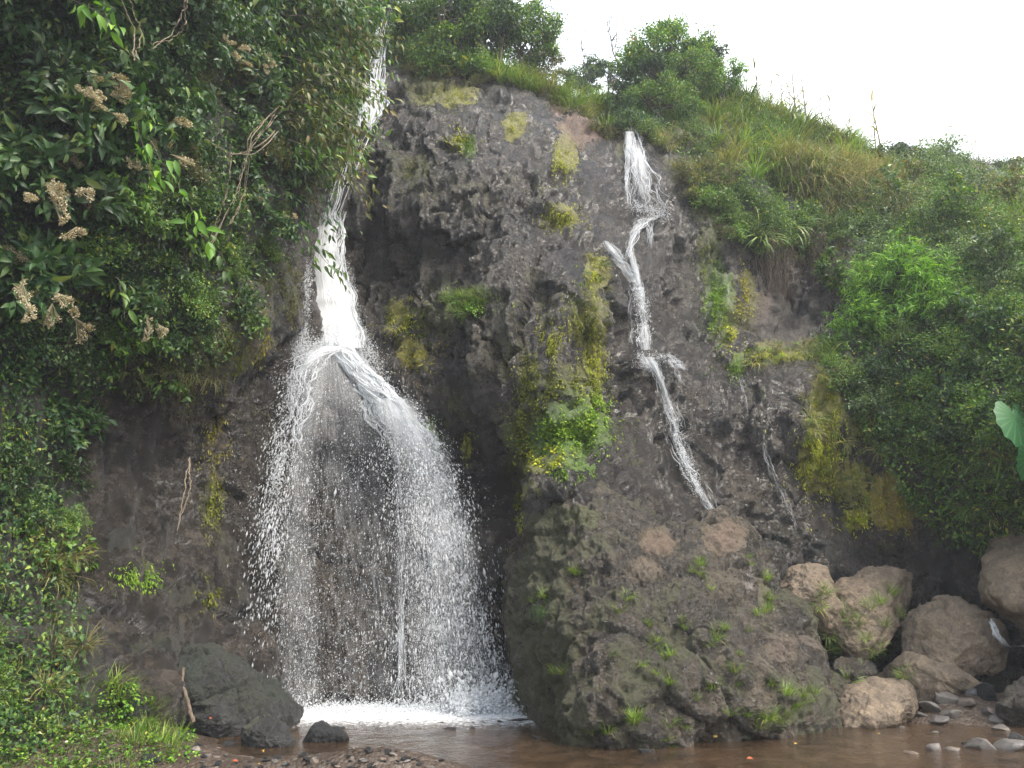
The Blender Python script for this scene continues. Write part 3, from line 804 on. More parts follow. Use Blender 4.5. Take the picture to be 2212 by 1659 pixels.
wx = np.linspace(-8, 14, 260)
wy = np.linspace(6.0, 16.5, 160)
X, Y = np.meshgrid(wx, wy, indexing='ij')
g0 = gp(640, 1528); g1 = gp(1140, 1528)
foam = sstep(gp(0, 1600)[1], gp(0, 1536)[1], Y) * sstep(g0[0] - 0.5, g0[0] + 0.3, X) * (1 - sstep(g1[0] + 0.0, g1[0] + 0.5, X))
foam *= 0.95
foam = np.maximum(foam, 0.25 * sstep(gp(0, 1600)[1], gp(0, 1545)[1], Y) * sstep(g0[0] - 0.5, g0[0] + 0.3, X) * (1 - sstep(g1[0], g1[0] + 0.5, X)))
W = np.stack([X, Y, 0.012 * fbm(np.stack([X, Y, X * 0], -1).reshape(-1, 3) * 1.8, 3).reshape(X.shape) + 0.03 * foam * fbm(np.stack([X, Y, X * 0], -1).reshape(-1, 3) * 4, 3).reshape(X.shape)], -1)
wat = link('water', mesh_np('water', W.reshape(-1, 3), grid_faces(*X.shape), [M['pool']], attrs={'foam': foam.ravel()}))
tag(wat, 'shallow brown plunge pool and stream at the foot of the falls', 'water', kind='structure')

# ------------------------------------------------------------------ plants: builders
# leaf outlines: columns along, across, up (unit length, unit width)
LEAF_S = (np.array([(0, 0, 0), (.42, -.5, .10), (1, 0, -.10), (.45, 0, 0), (.42, .5, .10)]), np.array([(0, 1, 2, 3), (0, 3, 2, 4)]))
LEAF_L = (np.array([(0, 0, 0), (.22, -.40, .08), (.22, 0, .02), (.22, .40, .08), (.55, -.46, .07), (.55, 0, 0), (.55, .46, .07), (.84, -.20, -.07), (.84, 0, -.10), (.84, .20, -.07), (1.0, 0, -.22)]),
          np.array([(0, 1, 2, 2), (0, 2, 3, 3), (1, 4, 5, 2), (2, 5, 6, 3), (4, 7, 8, 5), (5, 8, 9, 6), (7, 10, 8, 8), (8, 10, 9, 9)]))

def stamp(tmpl, pos, d, up, ln, wd):
    """many copies of a leaf template: pos, direction d, upper side up, length, width"""
    tv, tf = tmpl
    d = norm(d)
    side = norm(np.cross(up, d))
    nn = np.cross(d, side)
    ln = np.asarray(ln)[:, None, None]
    wd = np.asarray(wd)[:, None, None]
    V = pos[:, None] + d[:, None] * tv[None, :, 0:1] * ln + side[:, None] * tv[None, :, 1:2] * wd + nn[:, None] * tv[None, :, 2:3] * ln
    F = tf[None] + (np.arange(len(pos)) * len(tv))[:, None, None]
    return V.reshape(-1, 3), F.reshape(-1, tf.shape[1])

def quads_tris(F):
    """split faces given as quads with a repeated last index into quads and triangles"""
    t = F[:, 2] == F[:, 3]
    return [F[~t], F[t][:, :3]]

def tubes(paths, rad, sides=4):
    """paths (N,K,3), rad (N,K): tubes"""
    N_, K, _ = paths.shape
    tg = np.gradient(paths, axis=1)
    tg = norm(tg)
    ref = np.where(np.abs(tg[..., 2:3]) > 0.9, np.array([1.0, 0, 0]), np.array([0, 0, 1.0]))
    a = norm(np.cross(tg, ref))
    b = np.cross(tg, a)
    ang = np.linspace(0, 2 * np.pi, sides, endpoint=False)
    V = paths[:, :, None] + (a[:, :, None] * np.cos(ang)[:, None] + b[:, :, None] * np.sin(ang)[:, None]) * np.asarray(rad)[:, :, None, None]
    k = np.arange(K - 1)
    s = np.arange(sides)
    Kk, Ss = np.meshgrid(k, s, indexing='ij')
    f = np.stack([Kk * sides + Ss, Kk * sides + (Ss + 1) % sides, (Kk + 1) * sides + (Ss + 1) % sides, (Kk + 1) * sides + Ss], -1).reshape(-1, 4)
    F = f[None] + (np.arange(N_) * K * sides)[:, None, None]
    return V.reshape(-1, 3), F.reshape(-1, 4)

def blades(base, az, ln, a0, a1, wd, seg=5, twist=0.0, r=None):
    """grass blades that start at angle a0 from the vertical and bend over to a1"""
    n = len(base)
    t = np.linspace(0, 1, seg + 1)
    ang = a0[:, None] + (a1 - a0)[:, None] * t[None] ** 1.3
    st = ln[:, None] / seg
    hx = np.cumsum(np.sin(ang) * st, 1) - np.sin(ang[:, :1]) * st
    hz = np.cumsum(np.cos(ang) * st, 1) - np.cos(ang[:, :1]) * st
    dx, dy = np.cos(az)[:, None], np.sin(az)[:, None]
    C = np.stack([base[:, 0:1] + hx * dx, base[:, 1:2] + hx * dy, base[:, 2:3] + hz], -1)
    prof = np.clip(1 - t ** 2.2, 0.04, 1) * np.clip(0.45 + t * 3, 0, 1)
    side = np.stack([-np.sin(az), np.cos(az), np.zeros(n)], -1)[:, None] * (wd[:, None] * prof[None] * 0.5)[..., None]
    V = np.stack([C - side, C + side], 2)
    k = np.arange(seg)
    f = np.stack([2 * k, 2 * k + 1, 2 * k + 3, 2 * k + 2], -1)
    F = f[None] + (np.arange(n) * 2 * (seg + 1))[:, None, None]
    return V.reshape(-1, 3), F.reshape(-1, 4)

def join(parts):
    Vs, Fs, o = [], [], 0
    for v, f in parts:
        Vs.append(v)
        Fs.append(f + o)
        o += len(v)
    return np.concatenate(Vs), np.concatenate(Fs)

def shrub_geo(g, R_=1.0, H=1.0, nb=26, per=34, leaf=0.09, aspect=0.42, droop=0.25, spread=1.25, tmpl=LEAF_S, twig=0.10, start=0.3, lean=(0, 0, 0), tipdown=0.3):
    """branches fanning out of one base, leaves along their outer part; returns foliage (V,F) and stems (V,F)"""
    th = np.arccos(1 - g.random(nb) * (1 - math.cos(min(spread, 1.6))))
    az = g.random(nb) * 2 * np.pi
    L = g.uniform(0.55, 1.05, nb)
    d = np.stack([np.sin(th) * np.cos(az), np.sin(th) * np.sin(az), np.cos(th)], -1) + np.array(lean)
    K = 7
    t = np.linspace(0, 1, K)
    sc = np.array([R_, R_, H])
    wob = np.cumsum(g.normal(0, 0.04, (nb, K, 3)), 1)
    path = (d[:, None] * t[None, :, None] * L[:, None, None]) * sc + wob * t[None, :, None] * R_
    path[..., 2] -= droop * (t[None] ** 2) * L[:, None] * H * np.sin(th)[:, None]
    sv = tubes(path, np.linspace(0.016, 0.004, K)[None] * np.ones((nb, 1)) * max(R_, .5), 4)
    tl = start + (1 - start) * g.random((nb, per)) ** 0.8
    ii = np.clip((tl * (K - 1)).astype(int), 0, K - 2)
    fr = tl * (K - 1) - ii
    bi = np.arange(nb)[:, None]
    p = path[bi, ii] * (1 - fr[..., None]) + path[bi, ii + 1] * fr[..., None]
    tg = norm(path[bi, ii + 1] - path[bi, ii])
    off = g.normal(0, twig * R_, p.shape) * np.array([1, 1, .8])
    p = (p + off).reshape(-1, 3)
    n = len(p)
    ld = tg.reshape(-1, 3) * 0.6 + norm(g.normal(size=(n, 3))) * 0.9
    ld[:, 2] -= tipdown
    up = norm(g.normal(0, 0.55, (n, 3)) + np.array([0, 0, 1.0]))
    ln = leaf * g.uniform(0.6, 1.3, n)
    lv = stamp(tmpl, p, ld, up, ln, ln * aspect * g.uniform(0.8, 1.2, n))
    return lv, sv

def fol_mesh(name, lv, mat):
    return mesh_np(name, lv[0], quads_tris(lv[1]) if lv[1].shape[1] == 4 else lv[1], [mat], smooth=True)

def hang_path(g, n, length, spreadx, K=10, kick=0.3):
    """n strands that leave a ledge and hang down"""
    t = np.linspace(0, 1, K)
    st = np.stack([g.uniform(-spreadx, spreadx, n), g.uniform(-.15, .1, n), g.uniform(-.1, .15, n)], -1)
    L = length * g.uniform(0.5, 1.1, n)
    out = g.uniform(0.5, 1.2, n) * kick
    path = st[:, None] + np.stack([np.cumsum(g.normal(0, .025, (n, K)), 1), -out[:, None] * np.sqrt(t)[None] + np.cumsum(g.normal(0, .02, (n, K)), 1), -(L[:, None] * t[None] ** 1.3) + 0.08 * np.sin(t * 3)[None]], -1)
    return path

PROTO = {}
def register(kind, maker, nvar):
    PROTO[kind] = [maker(np.random.default_rng(hash_(kind) + k)) for k in range(nvar)]
def hash_(s):
    return sum((i + 3) * ord(c) for i, c in enumerate(s)) * 13

def two_part(name, fname, sname, fm, sm):
    def mk(lv_sv, tagmat=None):
        return (name, [(fname, fol_mesh(fname, lv_sv[0], fm)), (sname, mesh_np(sname, lv_sv[1][0], lv_sv[1][1], [sm]))])
    return mk

def mk_shrub(mat, **kw):
    nm = kw.pop('name', 'shrub')
    def f(g):
        return (nm, [('foliage', fol_mesh('foliage', (r := shrub_geo(g, **kw))[0], M[mat])), ('stem', mesh_np('stem', r[1][0], r[1][1], [M['bark']]))])
    return f

def mk_grass(mat, n=70, ln=0.8, wd=0.014, a0=0.25, a1=1.9, r=0.10, seg=5, name='grass_tuft'):
    def f(g):
        a = g.random(n) * 2 * np.pi
        rr = r * np.sqrt(g.random(n))
        base = np.stack([rr * np.cos(a), rr * np.sin(a), np.full(n, -0.03)], -1)
        v = blades(base, a + g.normal(0, .5, n), ln * g.uniform(.45, 1.15, n), np.abs(g.normal(0, a0, n)), np.clip(g.normal(a1, .5, n), .2, 3.0), wd * g.uniform(.6, 1.3, n), seg)
        return (name, [(None, mesh_np(name, v[0], v[1], [M[mat]]))])
    return f

def mk_curtain(mat, n=16, length=1.6, spreadx=0.5, per=26, leaf=0.08, aspect=.5):
    def f(g):
        path = hang_path(g, n, length, spreadx)
        sv = tubes(path, np.full(path.shape[:2], .005), 3)
        K = path.shape[1]
        tl = g.random((n, per))
        ii = np.clip((tl * (K - 1)).astype(int), 0, K - 2)
        fr = (tl * (K - 1) - ii)[..., None]
        bi = np.arange(n)[:, None]
        p = (path[bi, ii] * (1 - fr) + path[bi, ii + 1] * fr + g.normal(0, .045, (n, per, 3))).reshape(-1, 3)
        m = len(p)
        ld = g.normal(0, .6, (m, 3)) + np.array([0, -.25, -.8])
        up = g.normal(0, .5, (m, 3)) + np.array([0, -.8, .5])
        l = leaf * g.uniform(.6, 1.3, m)
        lv = stamp(LEAF_S, p, ld, norm(up), l, l * aspect)
        return ('hanging_vine', [('foliage', fol_mesh('foliage', lv, M[mat])), ('stem', mesh_np('stem', sv[0], sv[1], [M['bark']]))])
    return f

def mk_roots(n=34, length=1.5, spreadx=.5, mat='root', rad=.007, name='hanging_roots'):
    def f(g):
        path = hang_path(g, n, length, spreadx, 12, .2)
        path += np.cumsum(g.normal(0, .02, path.shape), 1)
        v = tubes(path, np.linspace(rad, rad * .35, 12)[None] * g.uniform(.6, 1.3, (n, 1)), 3)
        return (name, [(None, mesh_np(name, v[0], v[1], [M[mat]]))])
    return f

def mk_flowerbush(g):
    """broad-leaved bush with leaf rosettes at the branch ends and flat dry flower heads"""
    lv, sv = shrub_geo(g, 0.75, 0.7, 22, 14, .25, .36, .15, 1.45, LEAF_L, .06, .45, (0, -.35, 0), .45)
    kids = [('foliage', fol_mesh('foliage', lv, M['leaf_dark'])), ('stem', mesh_np('stem', sv[0], sv[1], [M['bark']]))]
    for k in range(4):
        hs = g.uniform(.6, 1.1)
        a = g.uniform(0, 6.28)
        th = g.uniform(.3, 1.3)
        c = np.array([math.sin(th) * math.cos(a) * .85, math.sin(th) * math.sin(a) * .85 - .3, math.cos(th) * .8])
        m = 260
        q = g.normal(size=(m, 3))
        q = norm(q) * (g.random((m, 1)) ** .4) * np.array([.06, .06, .04]) * hs
        lobes = g.normal(0, 1, (6, 3)) * np.array([.075, .075, .03]) * hs
        q = q + lobes[g.integers(6, size=m)]
        fl = stamp(LEAF_S, c + q, norm(q + np.array([0, 0, .02])), norm(g.normal(size=(m, 3))), g.uniform(.02, .036, m), g.uniform(.016, .028, m))
        stl = np.stack([np.array([c * .75 + np.array([0, 0, -.02]), c + qq * .9]) for qq in q[:26]])
        tv = tubes(stl, np.full((26, 2), .0025), 3)
        kids.append(('flower_head', mesh_np('flower_head', np.r_[fl[0], tv[0]], [fl[1], tv[1] + len(fl[0])], [M['flower']])))
    return ('flowering_bush', kids)

def mk_reed(g):
    n = 9
    hgt = 1.15
    K = 8
    t = np.linspace(0, 1, K)
    path = np.zeros((1, K, 3))
    path[0, :, 2] = t * hgt * 1.35
    path[0, :, 0] = .10 * t ** 2 + np.cumsum(g.normal(0, .012, K))
    sv = tubes(path, np.linspace(.024, .012, K)[None], 5)
    kk = g.integers(3, K, n)
    v = blades(path[0, kk], g.random(n) * 6.28, g.uniform(.3, .55, n), g.uniform(.2, .7, n), g.uniform(1.7, 2.7, n), g.uniform(.035, .055, n), 6)
    return ('reed', [('foliage', mesh_np('foliage', v[0], v[1], [M['straw']])), ('stalk', mesh_np('stalk', sv[0], sv[1], [M['bark_pale']]))])

def mk_herb(mat, leaf=.05, n=80, r=.18, h=.16, asp=.6):
    def f(g):
        a = g.random(n) * 6.28
        rr = r * np.sqrt(g.random(n))
        p = np.stack([rr * np.cos(a), rr * np.sin(a), h * g.random(n) ** .7 * (1 - .5 * rr / r)], -1)
        ld = np.stack([np.cos(a), np.sin(a), g.normal(.1, .4, n)], -1) + g.normal(0, .5, (n, 3))
        l = leaf * g.uniform(.6, 1.4, n)
        lv = stamp(LEAF_S, p, ld, norm(g.normal(0, .4, (n, 3)) + np.array([0, 0, 1])), l, l * asp)
        ns = 18
        b = p[:ns] * np.array([.3, .3, 0])
        sv = tubes(np.stack([b - np.array([0, 0, .04]), p[:ns]], 1), np.full((ns, 2), .0035), 3)
        return ('herb', [('foliage', fol_mesh('foliage', lv, M[mat])), ('stem', mesh_np('stem', sv[0], sv[1], [M['leaf_olive']]))])
    return f

register('small_dark', mk_shrub('leaf_dark', R_=.8, H=.75, nb=34, per=46, leaf=.085, aspect=.5, droop=.5), 3)
register('small_mid', mk_shrub('leaf_mid', R_=.8, H=.75, nb=34, per=46, leaf=.085, aspect=.48, droop=.35), 4)
register('fine_mid', mk_shrub('leaf_mid', name='bush', R_=.8, H=.8, nb=44, per=60, leaf=.055, aspect=.42, droop=.3, twig=.09), 3)
register('fine_grey', mk_shrub('leaf_grey', name='bush', R_=.8, H=.8, nb=40, per=56, leaf=.065, aspect=.5, droop=.3, twig=.10), 3)
register('fine_olive', mk_shrub('leaf_olive', R_=.7, H=.6, nb=36, per=50, leaf=.06, aspect=.36, droop=.6), 3)
register('broad_dark', mk_shrub('leaf_dark', name='broad_leaved_shrub', R_=.8, H=.7, nb=24, per=16, leaf=.17, aspect=.38, droop=.45, tmpl=LEAF_L, twig=.07, start=.4, tipdown=.5), 3)
register('broad_mid', mk_shrub('leaf_mid', name='broad_leaved_shrub', R_=.8, H=.7, nb=24, per=18, leaf=.15, aspect=.42, droop=.4, tmpl=LEAF_L, twig=.07, start=.4, tipdown=.45), 3)
register('lance_bright', mk_shrub('leaf_bright', R_=.9, H=.9, nb=40, per=26, leaf=.17, aspect=.17, droop=.5, tmpl=LEAF_L, twig=.06, start=.45, tipdown=.7), 3)
register('flowering', mk_flowerbush, 4)
register('curtain_dark', mk_curtain('leaf_dark', leaf=.09), 3)
register('curtain_mid', mk_curtain('leaf_mid', leaf=.075), 3)
register('curtain_olive', mk_curtain('leaf_olive', n=14, length=1.2, leaf=.06, aspect=.35), 2)
register('roots', mk_roots(), 3)
register('grass_long', mk_grass('grass', 110, 1.0, .018, .35, 1.7, .16, name='grass_clump'), 4)
register('grass_mixed', mk_grass('grass_mix', 110, .95, .016, .35, 1.8, .16, name='yellow_grass_clump'), 4)
register('grass_straw', mk_grass('straw', 70, .9, .016, .35, 2.1, .14, name='dry_grass_clump'), 3)
register('grass_hang', mk_grass('grass_mix', 80, .8, .013, .7, 2.8, .14, name='hanging_grass'), 3)
register('grass_short', mk_grass('grass', 60, .26, .008, .4, 1.3, .07, 4), 4)
register('grass_wide', mk_grass('grass', 34, 1.3, .045, .35, 2.2, .12, 7, name='reed_grass'), 3)
register('reed', mk_reed, 3)
register('herb_mid', mk_herb('leaf_mid'), 3)
register('herb_bright', mk_herb('leaf_bright', .045, 90), 3)
register('herb_broad', mk_herb('leaf_mid', .11, 36, .22, .22, .55), 2)

_made = {}
def plant(kind, loc, up=(0, 0, 1), s=1.0, label=None, cat=None, group=None, name=None, rz=None, var=None, mats=None):
    """place one plant: the first of a kind is built, later ones are copies of it and of its parts"""
    nm, kids = PROTO[kind][rng.integers(len(PROTO[kind])) if var is None else var]
    rz = rng.random() * 6.283 if rz is None else rz
    z = Vector(up).normalized()
    rot = (z.to_track_quat('Z', 'Y').to_matrix() @ Matrix.Rotation(rz, 3, 'Z')).to_euler()
    nm = name or nm
    if kids[0][0] is None:
        o = link(nm, kids[0][1], loc=loc, rot=rot, scale=s)
    else:
        o = link(nm, None, loc=loc, rot=rot, scale=s)
        for kn, me_ in kids:
            link(kn, me_, parent=o)
    return tag(o, label, cat or nm.replace('_', ' '), group)

def spots(poly, n, jit=1.0, surfs=None):
    """n well spread points of a polygon dropped on the rock"""
    p = np.array(poly, float)
    lo, hi = p.min(0), p.max(0)
    out, tries = [], 0
    while len(out) < n and tries < n * 60:
        c = rng.uniform(lo, hi, (24, 2))
        c = c[inpoly(c[:, 0], c[:, 1], poly)]
        tries += 24
        if not len(c):
            continue
        if out:
            o = np.array(out[-400:])
            dd = np.linalg.norm(c[:, None] - o[None], axis=2).min(1)
            out.append(c[dd.argmax()] if rng.random() < jit else c[0])
        else:
            out.append(c[0])
    res = []
    for a in out:
        h = hit(a[0], a[1], surfs)
        if h is not None:
            res.append((a, h[0], h[1]))
    return res

KP = {'small_dark': 'dark green small-leaved shrub', 'small_mid': 'mid green small-leaved shrub', 'fine_mid': 'dense fine-leaved green bush', 'fine_grey': 'grey-green fine-leaved bush',
      'fine_olive': 'olive brown straggly shrub', 'broad_dark': 'dark shrub with long broad leaves', 'broad_mid': 'green shrub with broad pointed leaves', 'lance_bright': 'bright green shrub with narrow drooping leaves',
      'flowering': 'broad-leaved bush with dry beige flower heads', 'curtain_dark': 'dark leafy vine hanging down', 'curtain_mid': 'green leafy vine hanging down', 'curtain_olive': 'thin olive vine hanging down',
      'roots': 'bundle of bare brown roots hanging', 'grass_long': 'tall green grass tuft', 'grass_mixed': 'tall yellow-green grass tuft', 'grass_straw': 'dry straw-coloured grass tuft', 'grass_hang': 'drooping grass tuft',
      'grass_short': 'small fresh green grass tuft', 'grass_wide': 'wide-bladed reed grass clump', 'reed': 'dry reed stalk', 'herb_mid': 'low mid green herb', 'herb_bright': 'low bright green herb', 'herb_broad': 'broad-leaved green herb'}

def zone(poly, n, kinds, s, where, upmix=0.6, sink=0.05, jit=.8, surfs=None):
    """scatter n plants of the listed kinds over a polygon; like plants of one place share a label and a group"""
    ks = list(kinds)
    wts = np.array([kinds[k] for k in ks], float)
    wts /= wts.sum()
    for (a, l, nn) in spots(poly, n, jit, surfs):
        k = ks[rng.choice(len(ks), p=wts)]
        sc = rng.uniform(*s)
        lab = KP[k] + ' ' + where
        if k.startswith('curtain') or k == 'roots':
            plant(k, l + nn * .08, (0, 0, 1), sc, lab, None, lab, rz=math.atan2(nn[1], nn[0]) + math.pi / 2 + rng.normal(0, .3))
        else:
            plant(k, l - nn * sink, nn * (1 - upmix) + np.array([0, 0, upmix]), sc, lab, None, lab)

# ------------------------------------------------------------------ undergrowth: the leaf carpet nobody could count
def carpet(name, poly_list, n, leaf, asp, mat, label, out=(.02, .22), tmpl=LEAF_S, surfs=None, down=.5):
    pts, nrm = [], []
    for poly, share in poly_list:
        p = np.array(poly, float)
        lo, hi = np.maximum(p.min(0), (-330, -280)), np.minimum(p.max(0), (2540, 1700))
        m = int(n * share)
        c = np.empty((0, 2))
        while len(c) < m:
            t = rng.uniform(lo, hi, (m * 2, 2))
            c = np.r_[c, t[inpoly(t[:, 0], t[:, 1], poly)]]
        for a in c[:m]:
            h = hit(a[0], a[1], surfs)
            if h is not None:
                pts.append(h[0])
                nrm.append(h[1])
    pts, nrm = np.array(pts), np.array(nrm)
    m = len(pts)
    cl = fbm(pts * 1.6 + 77, 3)
    p = pts + nrm * (rng.uniform(out[0], out[1], m) * (0.5 + 1.0 * sstep(-.3, .4, cl)))[:, None]
    ld = rng.normal(0, .6, (m, 3)) + nrm * .4 + np.array([0, 0, -down])
    up = nrm + rng.normal(0, .5, (m, 3)) + np.array([0, 0, .5])
    dist = np.linalg.norm(p, axis=1) / 13.0
    l = leaf * rng.uniform(.55, 1.35, m) * dist ** .5
    v = stamp(tmpl, p, ld, norm(up), l, l * asp)
    o = link(name, fol_mesh(name, v, M[mat]))
    return tag(o, label, None, None, 'stuff')

CL = [SURF[0]]
LEFT = [(-330,-280),(690,-280),(790,-40),(780,90),(715,170),(640,330),(600,480),(585,600),(540,720),(430,800),(390,850),(230,850),(150,900),(165,1250),(180,1420),(190,1560),(380,1600),(330,1700),(-330,1700)]
RIGHT = [(1320,285),(1440,285),(1490,420),(1590,460),(1650,560),(1790,560),(1830,700),(1775,770),(1790,830),(1890,960),(1960,1080),(2010,1140),(2120,1200),(2540,1240),(2540,460),(2212,375),(2000,345),(1900,335),(1720,268),(1560,210),(1470,215)]
TOPC = [(790,-20),(930,40),(1000,90),(1060,140),(1180,190),(1320,220),(1300,285),(1230,240),(1150,195),(1060,172),(960,168),(910,140),(870,80)]
carpet('undergrowth', [(LEFT, .75), (RIGHT, .25)], 24000, .085, .5, 'leaf_dark', 'dense dark leafy undergrowth covering the banks beside the falls', surfs=CL)
carpet('undergrowth', [(RIGHT, .75), (LEFT, .25)], 30000, .075, .45, 'leaf_mid', 'mid green leafy undergrowth covering the slopes', surfs=CL)
carpet('undergrowth', [(RIGHT, .4), (LEFT, .3), (TOPC, .3)], 12000, .10, .16, 'leaf_olive', 'olive and brown stalks and leaves among the undergrowth', surfs=CL)

# ------------------------------------------------------------------ left bank
zone([(-250,-250),(680,-250),(760,-60),(740,60),(300,60),(-250,60)], 46, {'small_dark': 3, 'broad_dark': 2, 'fine_mid': 1}, (.9, 1.5), 'high on the shaded left bank', surfs=CL)  # mostly above the view: big overhanging shrubs added to shade the upper left
zone([(240,40),(740,40),(700,180),(630,330),(560,430),(300,430)], 44, {'small_dark': 3, 'broad_dark': 2, 'curtain_dark': 2, 'fine_olive': 1}, (.7, 1.15), 'in the dark hollow of the left bank', surfs=CL)
zone([(-150,60),(240,60),(240,300),(-150,300)], 16, {'small_mid': 2, 'broad_dark': 2, 'curtain_mid': 2}, (.6, .95), 'at the upper left corner of the bank', surfs=CL)
zone([(250,430),(600,430),(560,620),(430,760),(230,760),(180,560)], 40, {'fine_mid': 3, 'small_dark': 2, 'broad_mid': 1.5, 'small_mid': 2}, (.45, .8), 'on the lower left bank above the overhang', surfs=CL)
zone([(200,760),(430,720),(540,640),(550,720),(440,840),(380,870),(220,860)], 22, {'curtain_olive': 2, 'broad_mid': 2, 'grass_hang': 3, 'fine_olive': 1.5}, (.45, .75), 'along the lip of the left overhang', surfs=CL)
zone([(-150,600),(190,600),(150,900),(150,1150),(-150,1150)], 26, {'curtain_dark': 3, 'small_dark': 2, 'broad_dark': 1, 'curtain_mid': 1}, (.5, .85), 'on the far left bank', surfs=CL)
zone([(-150,1130),(170,1130),(180,1250),(190,1420),(180,1500),(-150,1500)], 60, {'grass_mixed': 2, 'herb_mid': 3, 'grass_hang': 2, 'fine_mid': 1, 'herb_broad': 1}, (.35, .6), 'on the grassy bank at lower left', surfs=CL)
zone([(500,640),(610,420),(640,520),(620,700),(560,760)], 12, {'curtain_olive': 1, 'grass_hang': 2, 'fine_olive': 1}, (.4, .65), 'at the edge of the left bank beside the falls', surfs=CL)

FB = [(95,290,.75,'broad-leaved bush with the palest cauliflower-like flower heads'), (210,310,.8,'flowering bush whose beige heads lie level with the red twigs'), (20,330,.75,'flowering bush cut by the left edge, upper one'), (40,430,.7,'flowering bush with brown heads low at the left edge'),
      (230,450,.75,'flowering bush with a cream head pointing right'), (140,540,.8,'flowering bush lowest of the left cluster'), (60,560,.7,'flowering bush with dull heads in deep shade at the left edge'), (120,190,.7,'flowering bush with reddish heads below the blurred leaves'),
      (250,150,.6,'flowering bush topmost of the left cluster'), (300,300,.55,'small flowering bush among bright green leaves'), (540,400,.45,'small flowering bush alone beside the falls at mid height'), (565,500,.42,'small flowering sprig beside the falls under the other sprig'), (270,620,.5,'flowering bush half hidden in the small leaves below the cluster'), (420,140,.6,'flowering bush high in the dark hollow'), (540,160,.6,'brownish flowering bush near the top beside the falls'), (690,280,.55,'brownish flowering bush hanging in front of the upper falls')]
for (x, y, s, lab) in FB:
    h = hit(x, y, CL)
    plant('flowering', h[0] + h[1] * .4, h[1] * .75 + np.array([0, 0, .45]), s * 1.1, lab, 'bush', rz=rng.normal(0, .4))

def spray_branch(p0, p1, sag, mat, n, leaf, asp, label, name='leafy_branch', rad=.012, tmpl=LEAF_L, along=.0, side=.10):
    """a single leafy branch from p0 to p1 (world), leaves in two ranks"""
    K = 16
    t = np.linspace(0, 1, K)[:, None]
    path = p0 * (1 - t) + p1 * t
    path[:, 2] += sag * (t[:, 0] - t[:, 0] ** 2) * 2
    path += np.cumsum(rng.normal(0, .012, path.shape), 0)
    sv = tubes(path[None], np.linspace(rad, rad * .3, K)[None], 5)
    tl = along + (1 - along) * rng.random(n)
    ii = np.clip((tl * (K - 1)).astype(int), 0, K - 2)
    fr = (tl * (K - 1) - ii)[:, None]
    p = path[ii] * (1 - fr) + path[ii + 1] * fr + rng.normal(0, side, (n, 3))
    tg = norm(path[ii + 1] - path[ii])
    ld = tg * .5 + rng.normal(0, .5, (n, 3)) + np.array([0, 0, -.55])
    l = leaf * rng.uniform(.6, 1.25, n)
    lv = stamp(tmpl, p, ld, norm(rng.normal(0, .5, (n, 3)) + np.array([0, -.6, .7])), l, l * asp)
    o = link(name, None, loc=p0)
    link('foliage', fol_mesh('foliage', (lv[0] - p0, lv[1]), M[mat]), o)
    link('stem', mesh_np('stem', sv[0] - p0, sv[1], [M['bark']]), o)
    return tag(o, label, name.replace('_', ' '))

# branches that lean out in front of the upper falls
BR = [(600,250,12.8,800,120,13.4,.3,'leaf_olive',90,'olive leafy branch reaching furthest across the top of the falls'),
      (640,60,12.8,850,20,13.6,.2,'leaf_mid',110,'green leafy branch at the top left of the upper stream'),
      (600,120,12.6,835,210,13.2,.3,'leaf_olive',100,'drooping branch hanging before the white upper falls'),
      (560,330,12.6,790,360,13.2,.3,'leaf_mid',100,'leafy branch crossing the falls below the flower head'),
      (600,470,13.0,735,585,13.4,.12,'leaf_mid',46,'leafy branch tip ending just above the white chute'),
      (590,200,12.6,770,290,13.0,.3,'leaf_olive',100,'brownish branch with dry leaves before the falls'),
      (620,300,12.6,800,430,13.2,.3,'leaf_olive',80,'olive branch trailing down the right edge of the upper falls'),
      (640,-20,12.4,800,60,13.2,.2,'leaf_dark',120,'dark leafy branch at the top edge beside the upper stream')]
for (x0, y0, Y0, x1, y1, Y1, sg, mt, n_, lab) in BR:
    spray_branch(at(x0, y0, Y0), at(x1, y1, Y1), sg, mt, n_, .19, .34, lab, along=.25, side=.13)
for k in range(18):
    y0 = rng.uniform(-60, 330)
    x1, y1 = rng.uniform(730, 845) - max(0, y0 - 100) * .18, y0 + rng.uniform(20, 190)
    lab = ['olive leafy limb hanging out over the upper falls', 'dark leafy limb hanging out over the upper falls', 'green leafy limb hanging out over the upper falls'][k % 3]
    o = spray_branch(at(rng.uniform(540, 620), y0, 12.7), at(x1, y1, rng.uniform(13.2, 14.2)), .35, ['leaf_olive', 'leaf_dark', 'leaf_mid'][k % 3], 210, .16, .33, lab, along=.15, side=.24)
    o['group'] = lab
# bright broad-leaved twig hanging at the left, and the twig left of it
for (x0, y0, x1, y1, n_, s_, lab) in [(300,260,455,540,26,.24,'twig with big bright yellow-green leaves hanging down the left bank'), (285,240,330,400,22,.2,'bunch of bright lance-shaped leaves beside the beige flower heads'), (150,0,260,60,20,.2,'twig of bright narrow leaves at the top of the left bank'), (420,500,520,620,22,.2,'leafy twig with dark glossy leaves low on the left bank'), (250,600,260,680,12,.2,'pair of drooping dark leaves below the flower cluster')]:
    Y0 = hit(x0, y0, CL)[0][1] - .7
    spray_branch(at(x0, y0, Y0), at(x1, y1, Y0 - .1), .1, 'leaf_bright' if 'bright' in lab else 'leaf_mid', n_, s_, .36, lab, 'leafy_twig', .008, along=.15, side=.07)
# shrubs that grow on the left lip of the gully and hide most of the upper stream
zone([(600,-60),(830,-60),(815,40),(770,150),(720,300),(640,420),(600,300)], 66, {'fine_olive': 3, 'small_mid': 2, 'small_dark': 2, 'broad_mid': 1}, (.9, 1.35), 'at the left edge of the upper stream', surfs=CL)
